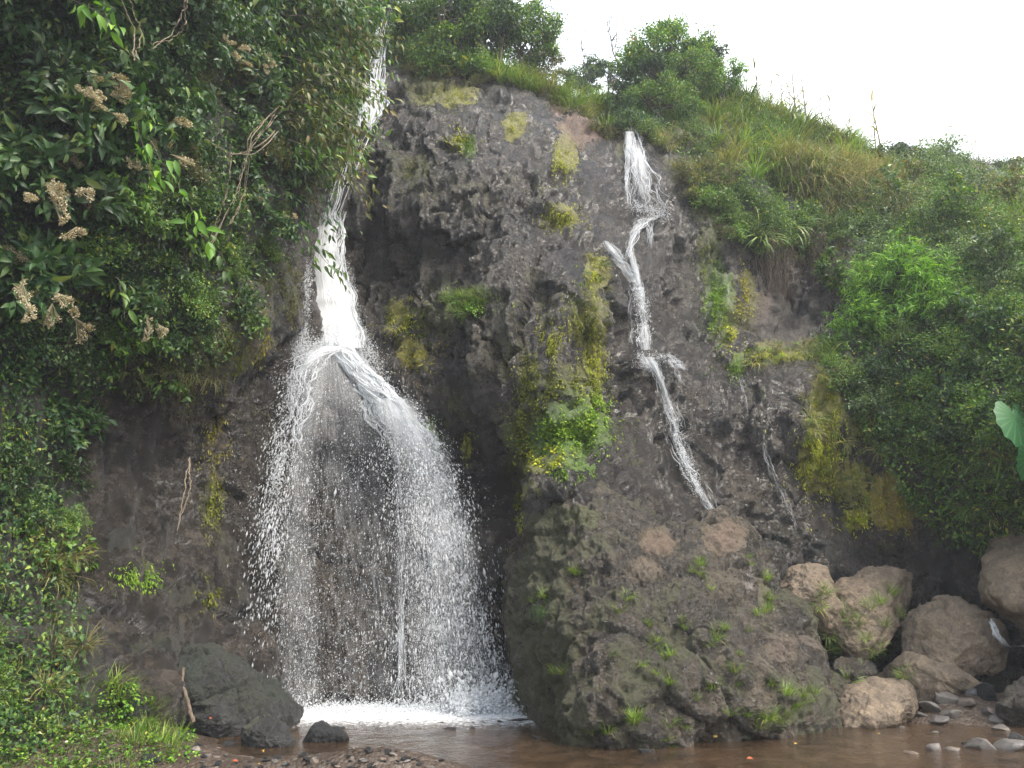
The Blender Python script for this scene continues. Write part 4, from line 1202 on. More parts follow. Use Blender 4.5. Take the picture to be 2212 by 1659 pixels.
# bare reddish vine stems
for (pts, lab) in [([(665,150),(600,230),(540,290),(525,360),(500,430),(450,530)], 'long bare reddish vine stem hanging across the left bank'), ([(660,190),(590,260),(535,320),(520,420),(480,480)], 'thin bare vine stem beside the long reddish one'), ([(400,0),(385,40),(370,70),(330,110)], 'bare twig in the dark top of the left bank'),
                   ([(640,240),(585,300),(545,330),(500,330),(440,300)], 'bare twig crossing the vine stems sideways'), ([(410,990),(402,1050),(388,1140)], 'thin dry stem hanging below the left overhang'), ([(500,330),(490,420),(470,520)], 'pale hanging stem between the bare vines'), ([(290,130),(300,60),(280,0)], 'pale bent stem at the top of the left bank')]:
    p = np.array([at(x, y, hit(x, y, CL)[0][1] - .85) for x, y in pts])
    t = np.linspace(0, len(p) - 1, 30)
    pp = np.stack([np.interp(t, np.arange(len(p)), p[:, k]) for k in range(3)], -1)
    pp = pp + np.cumsum(rng.normal(0, .008, pp.shape), 0)
    allp = [pp, pp + np.cumsum(rng.normal(0, .016, pp.shape), 0)]
    v = tubes(np.array(allp), np.linspace(.012, .005, 30)[None] * np.ones((2, 1)), 5)
    tag(link('vine_stem', mesh_np('vine_stem', v[0] - p[0], v[1], [M['bark_pale']]), loc=p[0]), lab, 'vine')

# herbs and grass on the near left shore
GS = [G_BVH, SURF[0]]
zone([(-60,1490),(200,1500),(330,1560),(400,1600),(360,1665),(-60,1690)], 130, {'herb_bright': 1, 'herb_mid': 5, 'grass_short': 2.5}, (.55, 1.0), 'carpeting the near shore at lower left', upmix=.8, surfs=GS)
zone([(220,1470),(320,1500),(400,1590),(400,1640),(260,1600)], 34, {'grass_short': 3, 'herb_bright': 1}, (.8, 1.5), 'on the mud beside the dark earthy rock', upmix=.8, surfs=GS)
zone([(30,1140),(180,1170),(190,1230),(60,1230)], 9, {'herb_broad': 1}, (.8, 1.3), 'standing out from the lower left bank', surfs=CL)

# ------------------------------------------------------------------ right slope
zone([(1560,215),(1720,270),(1880,335),(1860,470),(1720,430),(1600,370),(1520,300)], 60, {'grass_long': 4, 'grass_mixed': 2, 'fine_mid': 1}, (.8, 1.25), 'on the upper right slope', surfs=CL)
zone([(1470,215),(1560,205),(1720,262),(1890,328),(1880,345),(1700,285),(1560,230)], 34, {'grass_long': 3, 'grass_mixed': 2, 'grass_wide': 2}, (.9, 1.3), 'along the skyline of the right ridge', surfs=CL)
zone([(1680,330),(1940,380),(1960,470),(1800,470),(1700,420)], 74, {'grass_straw': 4, 'grass_mixed': 2}, (.9, 1.4), 'in the dry patch of the right slope', surfs=CL)
zone([(1310,285),(1440,275),(1560,300),(1600,420),(1500,430),(1440,330)], 30, {'grass_mixed': 2, 'fine_olive': 2, 'grass_hang': 2, 'fine_mid': 1}, (.55, .9), 'right of the lip of the thin cascade', surfs=CL)
zone([(1480,420),(1600,420),(1820,480),(1830,560),(1640,560),(1560,500)], 40, {'fine_olive': 2, 'small_mid': 2, 'fine_mid': 2, 'grass_hang': 1, 'curtain_olive': 1}, (.5, .85), 'above the bare earth bank', surfs=CL)
zone([(1600,500),(1800,520),(1810,570),(1640,570)], 16, {'roots': 1}, (.8, 1.2), 'over the bare earth bank', surfs=CL)
zone([(1880,360),(2212,380),(2400,430),(2400,560),(1960,520)], 56, {'grass_mixed': 2, 'fine_grey': 2, 'grass_long': 2, 'fine_mid': 2}, (.8, 1.3), 'on the hazy slope below the right skyline', surfs=CL)
zone([(1800,470),(2400,540),(2400,760),(2100,700),(1900,560)], 62, {'fine_grey': 3, 'small_mid': 3, 'fine_mid': 2, 'broad_mid': 1}, (.65, 1.05), 'in the middle of the right slope', surfs=CL)
zone([(1780,740),(1900,740),(2150,700),(2400,800),(2400,960),(1950,960),(1850,880)], 50, {'small_mid': 3, 'small_dark': 2, 'fine_mid': 2, 'fine_grey': 1}, (.5, .85), 'below the bright bush on the right', surfs=CL)
zone([(1900,960),(2400,960),(2400,1180),(2130,1190),(2020,1130)], 46, {'grass_long': 3, 'grass_mixed': 1, 'fine_mid': 2, 'herb_bright': 2}, (.5, .8), 'at the foot of the right slope', surfs=CL)
zone([(1740,740),(1800,740),(1830,820),(1780,830)], 10, {'grass_hang': 2, 'grass_long': 1, 'fine_mid': 1}, (.45, .7), 'on the ledge right of the bare earth', surfs=CL)
BB = [(1900,640,.95),(1960,600,1.0),(2010,640,.9),(1930,690,.8),(1870,690,.75),(2050,610,.8),(1985,700,.75),(1880,610,.6),(2060,680,.7)]
for i, (x, y, s) in enumerate(BB):
    h = hit(x, y, CL)
    plant('lance_bright', h[0] + h[1] * .25, h[1] * .6 + np.array([0, 0, .6]), s, KP['lance_bright'] + ' in the vivid clump on the right slope', None, 'vivid narrow-leaved clump on the right slope')
for (x, y, s, lab) in [(1700,500,.8,'clump of broad strap leaves arching above the bare earth'), (1640,520,.7,'smaller clump of strap leaves left of the arching one'), (1800,790,.5,'fresh grass clump with long arching blades beside the vivid bush')]:
    h = hit(x, y, CL)
    plant('grass_wide', h[0], h[1] * .7 + np.array([0, 0, .4]), s, lab, 'grass clump', name='strap_leaf_clump')
for (x, y, s, lab) in [(1722,262,1.3,'tallest dry reed on the skyline, forked at its tip'), (1745,275,1.25,'dry reed just right of the tallest one'), (1640,232,1.0,'dry reed nearest to the round tree'), (1785,300,.9,'dry drooping reed right of the forked reeds'), (1905,330,1.25,'lone dry reed standing apart on the right skyline'), (1838,318,.8,'short reed left of the lone one')]:
    h = hit(x, y + 8, CL)
    plant('reed', h[0], (0, 0, 1), s, lab, 'reed')
zone([(1660,238),(1790,296),(1900,330),(1890,345),(1770,312),(1650,255)], 16, {'reed': 1, 'grass_straw': 1}, (.6, 1.0), 'along the dry part of the right skyline', upmix=.85, surfs=CL)
for (x, y, s, k, lab) in [(2040,330,1.15,'fine_grey','tallest grey-green bush on the far right skyline'), (1990,340,.8,'fine_grey','lower bush left of the tallest far right bush'), (2120,345,.8,'fine_olive','thin twiggy bush on the far right skyline'), (2180,355,.8,'fine_grey','bush at the right edge of the skyline'), (1880,325,.7,'small_dark','small dark bush beside the lone reed'), (1950,335,.9,'small_dark','dark low bush between the lone reed and the tallest bush'), (2085,345,.7,'fine_mid','green bush right of the tallest far right bush'), (2270,375,.9,'fine_grey','bush beyond the right edge of the skyline')]:
    h = hit(x, y + 14, CL)
    plant(k, h[0], (0, 0, 1), s * 1.25, lab, 'bush')

# elephant ears at the right edge
def elephant_ear(px, py, Yd, size, tilt, roll, label):
    n, m = 28, 8
    th = np.linspace(-np.pi, np.pi, n)
    rr = np.linspace(0, 1, m)
    # heart outline: notch at the stalk, point at the tip (along -Z)
    rad = (0.62 + 0.38 * np.cos(th / 2) ** 2) * (1 - 0.75 * np.exp(-((np.abs(th) - np.pi) / .35) ** 2)) * (1 + .05 * np.sin(th * 14))
    A, B_ = np.meshgrid(th, rr, indexing='ij')
    x = np.sin(A) * rad[:, None] * B_ * .78
    z = -np.cos(A) * rad[:, None] * B_
    y = -.10 * np.abs(np.sin(A * 7)) * B_ * .25 + .16 * x ** 2 + .12 * z ** 2
    V = np.stack([x, y, z], -1).reshape(-1, 3) * size
    uv = np.stack([A / np.pi, B_], -1).reshape(-1, 2)
    o = link('elephant_ear_plant', None, loc=at(px, py, Yd), rot=(R(tilt), R(roll), R(14)))
    link('leaf_blade', mesh_np('leaf_blade', V, grid_faces(n, m), [M['ear']], uv=uv), o)
    t = np.linspace(0, 1, 8)
    path = np.stack([.25 * size * t, 1.5 * size * t, -1.3 * size * t ** 1.4 + .12 * size * t], -1)[None]
    v = tubes(path, np.linspace(.012, .02, 8)[None], 6)
    link('leaf_stalk', mesh_np('leaf_stalk', v[0], v[1], [M['leaf_mid']]), o)
    tag(o, label, 'elephant ear')
elephant_ear(2192, 900, hit(2192, 900, CL)[0][1] - .5, .58, -18, 4, 'large pale green heart-shaped leaf at the right edge')
elephant_ear(2226, 985, hit(2200, 985, CL)[0][1] - .45, .47, 20, -25, 'second heart-shaped leaf hanging under the large pale one')

# ------------------------------------------------------------------ trees on the rim
def tree(px, py, hgt, crown, trunks, mat, label, leaf=.10, asp=.45, n=2600, clumps=26, trunk_r=.07, Yd=None, gap=.35, flowers=0, lean=0.0, tmpl=LEAF_S, seed=0, bare=0.0):
    """tapered trunks and limbs, and a crown of separate leaf clumps inside an uneven envelope"""
    g = np.random.default_rng(900 + seed)
    if Yd is None:
        b = hit(px, py, CL)[0]
    else:
        b = at(px, py, Yd)
    cr = np.array(crown, float)                    # radii x, y, z
    cc = np.array([lean, 0, hgt - cr[2] * .75])
    q = norm(g.normal(size=(clumps, 3))) * g.uniform(.25, 1, (clumps, 1)) ** .5
    cl = cc + q * cr
    cl[:, 2] = np.maximum(cl[:, 2], .15)
    rad = g.uniform(.16, .34, clumps) * cr.mean()
    per = n // clumps
    pts, dirs = [], []
    for c, r_ in zip(cl, rad):
        e = norm(g.normal(size=(per, 3)))
        pts.append(c + e * (g.random((per, 1)) ** .45) * r_ * np.array([1.15, 1.15, .8]))
        dirs.append(e)
    p, e = np.concatenate(pts), np.concatenate(dirs)
    m = len(p)
    l = leaf * g.uniform(.6, 1.3, m)
    lv = stamp(tmpl, p, e * .6 + g.normal(0, .5, (m, 3)) + np.array([0, 0, -.35]), norm(e + g.normal(0, .5, (m, 3)) + np.array([0, 0, .8])), l, l * asp)
    K = 9
    t = np.linspace(0, 1, K)[:, None]
    paths, rr = [], []
    tops = []
    for k in range(trunks):
        a = np.array([g.normal(0, .12), g.normal(0, .12), -.25])
        z = cc + np.array([g.normal(0, cr[0] * .3), g.normal(0, cr[1] * .3), cr[2] * .35])
        pa = a * (1 - t) + z * t + np.cumsum(g.normal(0, .035, (K, 3)), 0)
        paths.append(pa)
        rr.append(np.linspace(trunk_r, trunk_r * .3, K))
    for c in cl:
        tr = paths[g.integers(trunks)]
        k = g.integers(3, K - 1)
        s0 = tr[k]
        pa = s0 * (1 - t) + c * t + np.cumsum(g.normal(0, .02, (K, 3)), 0) * t
        pa[:, 2] += .08 * np.sin(t[:, 0] * np.pi)
        paths.append(pa)
        rr.append(np.linspace(trunk_r * .35, trunk_r * .1, K))
    v = tubes(np.array(paths), np.array(rr), 6)
    o = link('tree', None, loc=b)
    link('crown', fol_mesh('crown', lv, M[mat]), o)
    link('trunk', mesh_np('trunk', v[0], v[1], [M['bark']]), o)
    for k in range(flowers):
        c = cl[g.integers(clumps)] + np.array([g.normal(0, .1), -rad.mean() * 1.15, g.normal(0, .1)])
        n_ = 7
        f = stamp(LEAF_L, c + g.normal(0, .035, (n_, 3)), g.normal(0, .4, (n_, 3)) + np.array([0, -.4, -.6]), norm(g.normal(size=(n_, 3))), g.uniform(.12, .22, n_), g.uniform(.03, .05, n_))
        link('flower_spike', fol_mesh('flower_spike', f, M['redflower']), o)
    return tag(o, label, 'tree')

# round tree at the lip of the right cascade
tree(1440, 225, 2.45, (1.4, 1.1, 1.0), 3, 'leaf_mid', 'round bushy tree with pink bracts above the thin cascade', .11, .45, 12000, 70, .07, flowers=7, seed=1, Yd=20.2)
tree(1510, 215, 1.9, (.95, .9, .75), 2, 'leaf_dark', 'darker tree behind the right shoulder of the round tree', .11, .45, 7000, 46, .05, seed=2, Yd=21.0)
tree(1440, 262, 1.15, (1.15, .7, .6), 2, 'leaf_mid', 'low feathery bush directly over the dark hollow', .08, .3, 9000, 44, .04, seed=3, Yd=18.6)
tree(1400, 236, 1.35, (.95, .8, .65), 2, 'leaf_dark', 'shaded bush under the round tree above the dark hollow', .11, .42, 5000, 34, .04, seed=21, Yd=19.4)
tree(1500, 212, 1.25, (.95, .8, .65), 2, 'leaf_mid', 'feathery green bush at the right foot of the round tree', .09, .34, 6000, 36, .04, seed=22, Yd=19.6)
tree(1565, 205, 1.0, (.6, .6, .5), 2, 'leaf_bright', 'light green leafy bush where the round tree meets the ridge', .14, .22, 2000, 22, .03, seed=23, Yd=20.2)
tree(1350, 245, .75, (.5, .5, .42), 2, 'leaf_dark', 'small dark bush left of the cascade lip', .07, .4, 1600, 14, .03, seed=4, Yd=18.9)
for k, (x, y, hg, mt, lab) in enumerate([(1930,470,1.1,'leaf_grey','grey-green sapling in the middle of the right slope'), (2080,520,1.3,'leaf_mid','taller sapling among the grey bushes of the right slope'), (2160,620,1.1,'leaf_grey','pale sapling near the right edge of the slope'), (1800,640,.9,'leaf_mid','small upright sapling beside the dark hollow under the right slope'), (2140,760,1.0,'leaf_dark','dark sapling below the pale one near the right edge'), (1985,430,.9,'leaf_olive','half dry sapling above the grey-green one'), (2190,470,1.2,'leaf_olive','half dry twiggy sapling high at the right edge')]):
    tree(x, y, hg * 1.15, (.42, .4, .55), 1, mt, lab, .13, .42, 700, 16, .022, seed=40 + k)
# the trees on the centre rim
tree(1040, 168, 3.9, (1.0, .9, 1.8), 3, 'leaf_dark', 'slender dark tree with several trunks on the centre rim', .13, .4, 5600, 52, .11, seed=5, Yd=18.4, gap=.2)
tree(1065, 172, 3.2, (.7, .7, 1.3), 2, 'leaf_dark', 'thin tree standing close to the slender dark one', .12, .36, 2600, 30, .06, seed=6, Yd=18.9)
tree(1135, 175, 2.5, (.95, .8, 1.15), 3, 'leaf_mid', 'spreading green tree right of the slender trunks', .11, .42, 8000, 56, .05, seed=7, Yd=19.4)
tree(975, 160, 2.6, (.95, .8, 1.15), 3, 'leaf_mid', 'leafy tree left of the slender trunks', .12, .4, 7000, 50, .05, seed=8)
tree(905, 130, 1.7, (1.0, .8, .75), 2, 'leaf_mid', 'bright leafy bush overhanging the grey rock near the top', .12, .4, 6000, 40, .04, seed=9)
tree(862, 70, 1.5, (.85, .7, .7), 2, 'leaf_olive', 'pale olive bush beside the top of the upper stream', .10, .34, 4200, 30, .04, seed=10)
tree(1020, 60, 3.2, (1.8, 1.0, 1.5), 3, 'leaf_dark', 'dark tree behind the others at the top of the picture', .13, .45, 8000, 56, .06, seed=11, Yd=23.5)
tree(1170, 195, 1.5, (.75, .7, .65), 2, 'leaf_olive', 'dull olive bush at the left side of the sky gap', .08, .36, 3000, 26, .04, seed=12, Yd=19.8)
tree(1185, 120, 2.6, (.7, .6, .9), 2, 'leaf_dark', 'sparse twiggy tree reaching into the sky at the gap', .10, .3, 420, 22, .035, seed=13, Yd=22.0)
tree(1270, 215, 1.5, (.75, .7, .65), 2, 'leaf_grey', 'pale tree in the gap left of the round tree', .10, .42, 5000, 34, .04, seed=14, Yd=24.5)
tree(1320, 205, 1.2, (.5, .5, .5), 2, 'leaf_dark', 'dark slim tree in the gap touching the round tree', .09, .4, 1600, 18, .04, seed=15, Yd=23.0)
tree(1215, 215, 1.0, (.6, .6, .45), 2, 'leaf_mid', 'low tree at the bottom of the sky gap', .09, .4, 2000, 20, .04, seed=16, Yd=23.0)
tree(1345, 170, 3.2, (.8, .6, 1.1), 1, 'leaf_dark', 'bare twiggy tree rising into the sky beside the round tree', .08, .3, 260, 26, .03, seed=17, Yd=24.0)
tree(1265, 150, 1.7, (.7, .5, .6), 1, 'leaf_grey', 'thin nearly leafless tree in the middle of the sky gap', .08, .3, 300, 18, .025, seed=18, Yd=25.0)
zone([(1060,150),(1180,190),(1320,222),(1310,285),(1235,240),(1150,196),(1070,176)], 40, {'grass_long': 3, 'grass_mixed': 2, 'fine_olive': 1}, (.6, 1.0), 'on the rim between the trees and the red earth', surfs=CL)
zone([(880,120),(1000,150),(1060,170),(1040,185),(940,175),(880,160)], 16, {'grass_hang': 2, 'fine_olive': 2, 'grass_mixed': 1}, (.45, .75), 'on the rim under the leafy tree', surfs=CL)
zone([(1315,238),(1440,222),(1455,262),(1400,268),(1325,272)], 20, {'small_dark': 3, 'fine_mid': 1}, (.5, .85), 'in the dark hollow over the thin cascade', upmix=.3, surfs=CL)
zone([(880,60),(1000,90),(1060,140),(1050,165),(940,160),(870,120)], 26, {'small_mid': 3, 'broad_mid': 2, 'fine_mid': 1}, (.8, 1.3), 'on the rim under the trees', surfs=CL)
for (x, y, s, lab) in [(1338, 276, .42, 'little dark bush at the left side of the cascade lip'), (1400, 270, .5, 'little dark bush leaning over the cascade lip'), (1440, 282, .45, 'little dark bush at the right side of the cascade lip')]:
    h = hit(x, y, CL)
    plant('small_dark', h[0], h[1] * .6 + np.array([0, 0, .4]), s, lab, 'bush')
zone([(1160,190),(1220,230),(1300,270),(1310,300),(1270,275),(1190,225)], 10, {'grass_hang': 1}, (.5, .8), 'over the red earth scar', surfs=CL)

# ------------------------------------------------------------------ moss cushions
def moss(px, py, rx, ry, mat, n, label, ln=(.025, .09), shape='strand', surfs=None, cat='moss'):
    n = int(n * 2.2)
    e = rng.normal(0, .5, (n, 2)) * (1 + .35 * rng.normal(size=(n, 1)))
    pts, nr = [], []
    for a in e:
        x, y = px + a[0] * rx, py + a[1] * ry
        h = hit(x, y, surfs)
        if h is None:
            continue
        pts.append(h[0])
        nr.append(h[1])
    pts, nr = np.array(pts), np.array(nr)
    ok = fbm(pts * np.array([4.5, 4.5, 1.6]) + 11, 4) > -.04
    pts, nr = pts[ok], nr[ok]
    m = len(pts)
    l = rng.uniform(*ln, m)
    if shape == 'strand':
        ld = nr * .55 + np.array([0, 0, -.8]) + rng.normal(0, .35, (m, 3))
        v = stamp(LEAF_S, pts + nr * rng.uniform(0, .03, (m, 1)), ld, norm(nr + rng.normal(0, .4, (m, 3))), l, l * rng.uniform(.16, .3, m))
    else:
        ld = nr * .3 + rng.normal(0, .7, (m, 3)) + np.array([0, 0, -.2])
        v = stamp(LEAF_S, pts + nr * rng.uniform(.0, .05, (m, 1)), ld, norm(nr + rng.normal(0, .5, (m, 3)) + np.array([0, 0, .5])), l * .8, l * .5)
    c = pts.mean(0)
    o = link('moss_cushion', None, loc=c)
    link('foliage', fol_mesh('foliage', (v[0] - c, v[1]), M[mat]), o)
    tag(o, label, cat)

MO = [(1282,790,26,100,'moss_yellow',1100,'long yellow-green moss curtain on the right edge of the buttress'), (1150,830,30,80,'moss_olive',700,'olive moss on the left side of the buttress'), (1195,745,40,50,'moss_yellow',420,'thin yellow moss in the middle of the buttress'), (1240,1020,46,18,'moss_green',420,'low green moss fringe where the buttress meets the outcrop'), (1120,1130,14,50,'moss_yellow',240,'yellow moss beside the dark slot left of the outcrop'),
      (980,212,55,26,'moss_yellow',500,'yellow moss on the rounded top of the centre rock'), (925,205,55,34,'moss_olive',420,'olive moss hanging left of the yellow top moss'), (1110,272,26,24,'moss_yellow',220,'small yellow moss streak high on the centre rock'), (990,302,32,26,'moss_yellow',240,'yellow moss beside the dark green tuft on the upper rock'),
      (1012,315,20,28,'moss_green',240,'dark green tuft on the upper centre rock'), (1215,352,30,44,'moss_yellow',520,'big yellow moss patch below the red earth'), (905,370,44,44,'moss_olive',300,'dull moss patch on the shaded upper rock'), (1215,472,50,28,'moss_yellow',360,'yellow moss along the ledge in the middle of the cliff'),
      (1284,590,20,46,'moss_yellow',420,'yellow-green moss strip on the edge of the buttress'), (1262,690,44,64,'moss_olive',600,'olive moss curtain on the buttress'), (1010,650,52,24,'moss_green',480,'bright grass-like moss on the left ledge of the buttress'), (868,690,36,36,'moss_yellow',380,'yellow moss patch right of the white chute'),
      (905,768,44,40,'moss_orange',360,'orange-yellow moss cluster right of the chute'), (1225,935,80,34,'moss_green',1900,'large vivid green moss cushion under the buttress'), (1285,885,28,44,'moss_green',800,'green moss fringe at the right end of the vivid cushion, higher up'), (1185,985,40,22,'moss_yellow',800,'vivid green moss trailing at the lower end of the big cushion'), (1225,840,70,40,'moss_olive',500,'brownish moss above the vivid green cushion'), (1130,930,22,70,'moss_olive',420,'olive moss strip left of the vivid green cushion'),
      (1010,962,11,30,'moss_yellow',160,'small yellow moss spot on the bare rock right of the spray'), (928,940,20,36,'moss_green',240,'green moss fringe at the right edge of the white spray'), (1527,560,30,70,'moss_olive',520,'olive moss hanging right of the thin cascade'), (1546,650,26,76,'moss_green',1100,'vivid green moss strip right of the thin cascade'),
      (1605,640,18,54,'moss_orange',420,'orange moss strip beside the vivid green strip'), (1575,720,24,46,'moss_yellow',320,'yellow moss below the vivid green strip'), (1690,766,84,12,'moss_yellow',560,'yellow-green moss along the ledge under the bare earth'), (1590,800,18,24,'moss_green',200,'small green moss spot under the end of the mossy ledge'),
      (1782,880,34,66,'moss_yellow',1100,'yellow moss strip at the edge of the right bushes'), (1762,990,40,66,'moss_yellow',1300,'bright yellow-green moss outlining the right cliff'), (1870,900,56,54,'moss_olive',620,'olive moss slope under the right bushes'), (1930,1085,56,60,'moss_orange',900,'broad orange-yellow moss patch low on the right cliff'),
      (1850,1120,32,24,'moss_yellow',260,'yellow moss left of the broad orange patch'), (1840,1040,46,44,'moss_olive',420,'olive moss above the broad orange patch'), (455,1085,26,70,'moss_olive',420,'olive moss streak down the rock left of the falls'), (505,770,44,54,'moss_olive',460,'olive moss below the left bank leaves'),
      (470,950,28,76,'moss_orange',340,'brown-yellow moss streak under the left overhang'), (560,740,22,46,'moss_orange',240,'orange moss at the end of the left bank'), (620,620,34,90,'moss_olive',380,'thin olive moss left of the white chute'), (300,1250,50,30,'moss_green',300,'dark green moss over the low left cave'), (455,1270,26,40,'moss_olive',260,'olive moss on the low left rock face')]
for a in MO:
    moss(*a, shape='leaf' if ('vivid' in a[6] or 'tuft' in a[6]) else 'strand', surfs=CL)

zone([(1155,965),(1200,915),(1260,895),(1312,878),(1314,925),(1270,965),(1215,1000),(1165,1005)], 70, {'herb_bright': 1}, (.25, .5), 'in the vivid ferny patch under the buttress', upmix=.0, sink=.05, surfs=CL)
zone([(1528,560),(1560,560),(1572,700),(1580,760),(1560,760),(1530,700)], 56, {'herb_bright': 3, 'herb_mid': 1}, (.25, .45), 'in the vivid strip beside the thin cascade', upmix=.0, sink=.04, surfs=CL)
zone([(845,660),(900,640),(930,700),(940,800),(880,800),(850,740)], 16, {'herb_mid': 2, 'grass_hang': 2}, (.3, .5), 'in the mossy patch right of the white chute', upmix=.35, sink=0, surfs=CL)
zone([(960,640),(1050,625),(1045,670),(980,680)], 22, {'grass_short': 3, 'herb_bright': 1}, (.7, 1.2), 'on the grassy ledge left of the buttress', upmix=.35, sink=0, surfs=CL)
zone([(1245,560),(1310,540),(1310,740),(1260,760),(1225,720)], 20, {'grass_hang': 3, 'herb_mid': 1}, (.3, .5), 'on the mossy edge of the buttress', upmix=.35, sink=0, surfs=CL)
zone([(1740,850),(1800,830),(1900,980),(1880,1120),(1800,1060),(1740,1030)], 40, {'grass_hang': 2, 'herb_mid': 2, 'herb_bright': 1}, (.3, .55), 'in the yellow moss at the edge of the right cliff', upmix=.35, sink=0, surfs=CL)
zone([(1600,755),(1780,735),(1780,775),(1620,790)], 26, {'grass_hang': 2, 'herb_bright': 1, 'grass_short': 2}, (.4, .7), 'on the mossy ledge under the bare earth', upmix=.5, sink=0, surfs=CL)
# grass tufts growing on the outcrop and on the tan boulders
TU = [(1520,1205),(1500,1230),(1530,1250),(1625,1210),(1650,1245),(1660,1290),(1640,1330),(1590,1420),(1585,1445),(1600,1470),(1540,1390),(1420,1380),(1400,1350),(1350,1300),(1330,1420),(1385,1440),(1420,1455),(1450,1470),(1540,1480),(1680,1480),(1700,1500),(1660,1540),(1680,1565),(1700,1545),(1725,1530),(1740,1510),(1640,1560),(1610,1540),(1570,1540),(1480,1560),(1290,1590),(1300,1575),(1440,1610),(1370,1560),(1250,1240),(1180,1290),(1220,1450),(1500,1500),(1450,1420),(1475,1350),(1560,1350),(1610,1360)]
TU = [(x + rng.normal(0, 9 * k), y + rng.normal(0, 7 * k)) for x, y in TU for k in range(int(rng.integers(1, 4)))]
for i, (x, y) in enumerate(TU):
    h = hit(x + rng.normal(0, 5), y + rng.normal(0, 5))
    lab = 'small grass tuft growing on the mossy rock outcrop'
    plant('grass_short', h[0], h[1] * .3 + np.array([0, 0, .7]), rng.uniform(.4, .95), lab, 'grass tuft', 'grass tufts on the rock outcrop')
for (x, y) in [(1790,1370),(1800,1390),(1815,1400),(1850,1350),(1870,1380),(1890,1400),(1900,1420),(1830,1330),(1905,1300),(1925,1280),(1930,1370),(1880,1310),(1925,1400),(1770,1310),(1780,1280),(1955,1460),(1835,1475),(1880,1410),(1940,1330),(1910,1350)]:
    h = hit(x, y)
    plant('grass_short', h[0], h[1] * .5 + np.array([0, 0, .5]), rng.uniform(.7, 1.3), 'grass tuft growing between the tan boulders', 'grass tuft', 'grass tufts between the tan boulders')

# ------------------------------------------------------------------ falling water
WS = list(SURF)

def flow_line(pts, off, n=40, surfs=None, sm=5):
    """centre line of a stream that runs down the rock: measuring points -> world points just in front of the stone"""
    pts = np.array(pts, float)
    L = np.r_[0, np.cumsum(np.linalg.norm(np.diff(pts[:, :2], axis=0), axis=1))]
    t = np.linspace(0, L[-1], n)
    px, py, hw = (np.interp(t, L, pts[:, k]) for k in range(3))
    Y = np.array([hit(a, b, surfs or CL)[0][1] for a, b in zip(px, py)])
    Yp = np.pad(Y, sm, mode='edge')
    Y = np.min(np.stack([Yp[k:k + n] for k in range(2 * sm + 1)]), 0) * .5 + np.mean(np.stack([Yp[k:k + n] for k in range(2 * sm + 1)]), 0) * .5
    return px, py, hw, Y - off

def strands(line, N_, rad, parts=(0.25, 0.7), wob=.10, seed=0, depth=.12, u_pow=1.0, swirl=1.0, fall=0.0):
    """many thin threads of water along a flow line, each over a stretch of it"""
    px, py, hw, Y = line
    n = len(px)
    K = 14
    u = rng.uniform(-1, 1, N_)
    u = np.sign(u) * np.abs(u) ** u_pow
    ln = rng.uniform(*parts, N_)
    s0 = rng.uniform(-.05, 1, N_) * (1.05 - ln)
    t = np.clip(s0[:, None] + ln[:, None] * np.linspace(0, 1, K)[None], 0, 1) * (n - 1)
    f = lambda a: np.interp(t, np.arange(n), a)
    w = fbm(np.stack([np.repeat(u[:, None] * 3, K, 1), t / n * 6 * swirl, np.full_like(t, seed * 3.1)], -1).reshape(-1, 3), 3).reshape(t.shape)
    U = u[:, None] + wob * 2.2 * w
    X = f(px) + U * f(hw)
    Yy = f(Y) - depth * (1 - U ** 2).clip(0) * rng.uniform(.2, 1, (N_, 1)) + .03 * w
    Pp = at(X, f(py), Yy)
    prof = np.sin(np.linspace(0.12, np.pi - .12, K)) ** .7
    r = rad * rng.uniform(.45, 1.5, (N_, 1)) * prof[None]
    return tubes(Pp, r, 4)

OCT = np.array([(0, 0, 1), (1, 0, 0), (0, 1, 0), (-1, 0, 0), (0, -1, 0), (0, 0, -1)], float)
OCF = np.array([(0, 1, 2), (0, 2, 3), (0, 3, 4), (0, 4, 1), (5, 2, 1), (5, 3, 2), (5, 4, 3), (5, 1, 4)])

def drops(pos, vel, size, stretch=1.0):
    d = norm(vel)
    sp = np.linalg.norm(vel, axis=1)
    a = norm(np.cross(d, np.array([.3, 1, .2])))
    b = np.cross(d, a)
    ln = size * (1 + np.minimum(sp * .26, 2.6) * stretch)
    V = pos[:, None] + d[:, None] * OCT[None, :, 2:3] * ln[:, None, None] + (a[:, None] * OCT[None, :, 0:1] + b[:, None] * OCT[None, :, 1:2]) * size[:, None, None]
    F = OCF[None] + (np.arange(len(pos)) * 6)[:, None, None]
    return V.reshape(-1, 3), F.reshape(-1, 3)

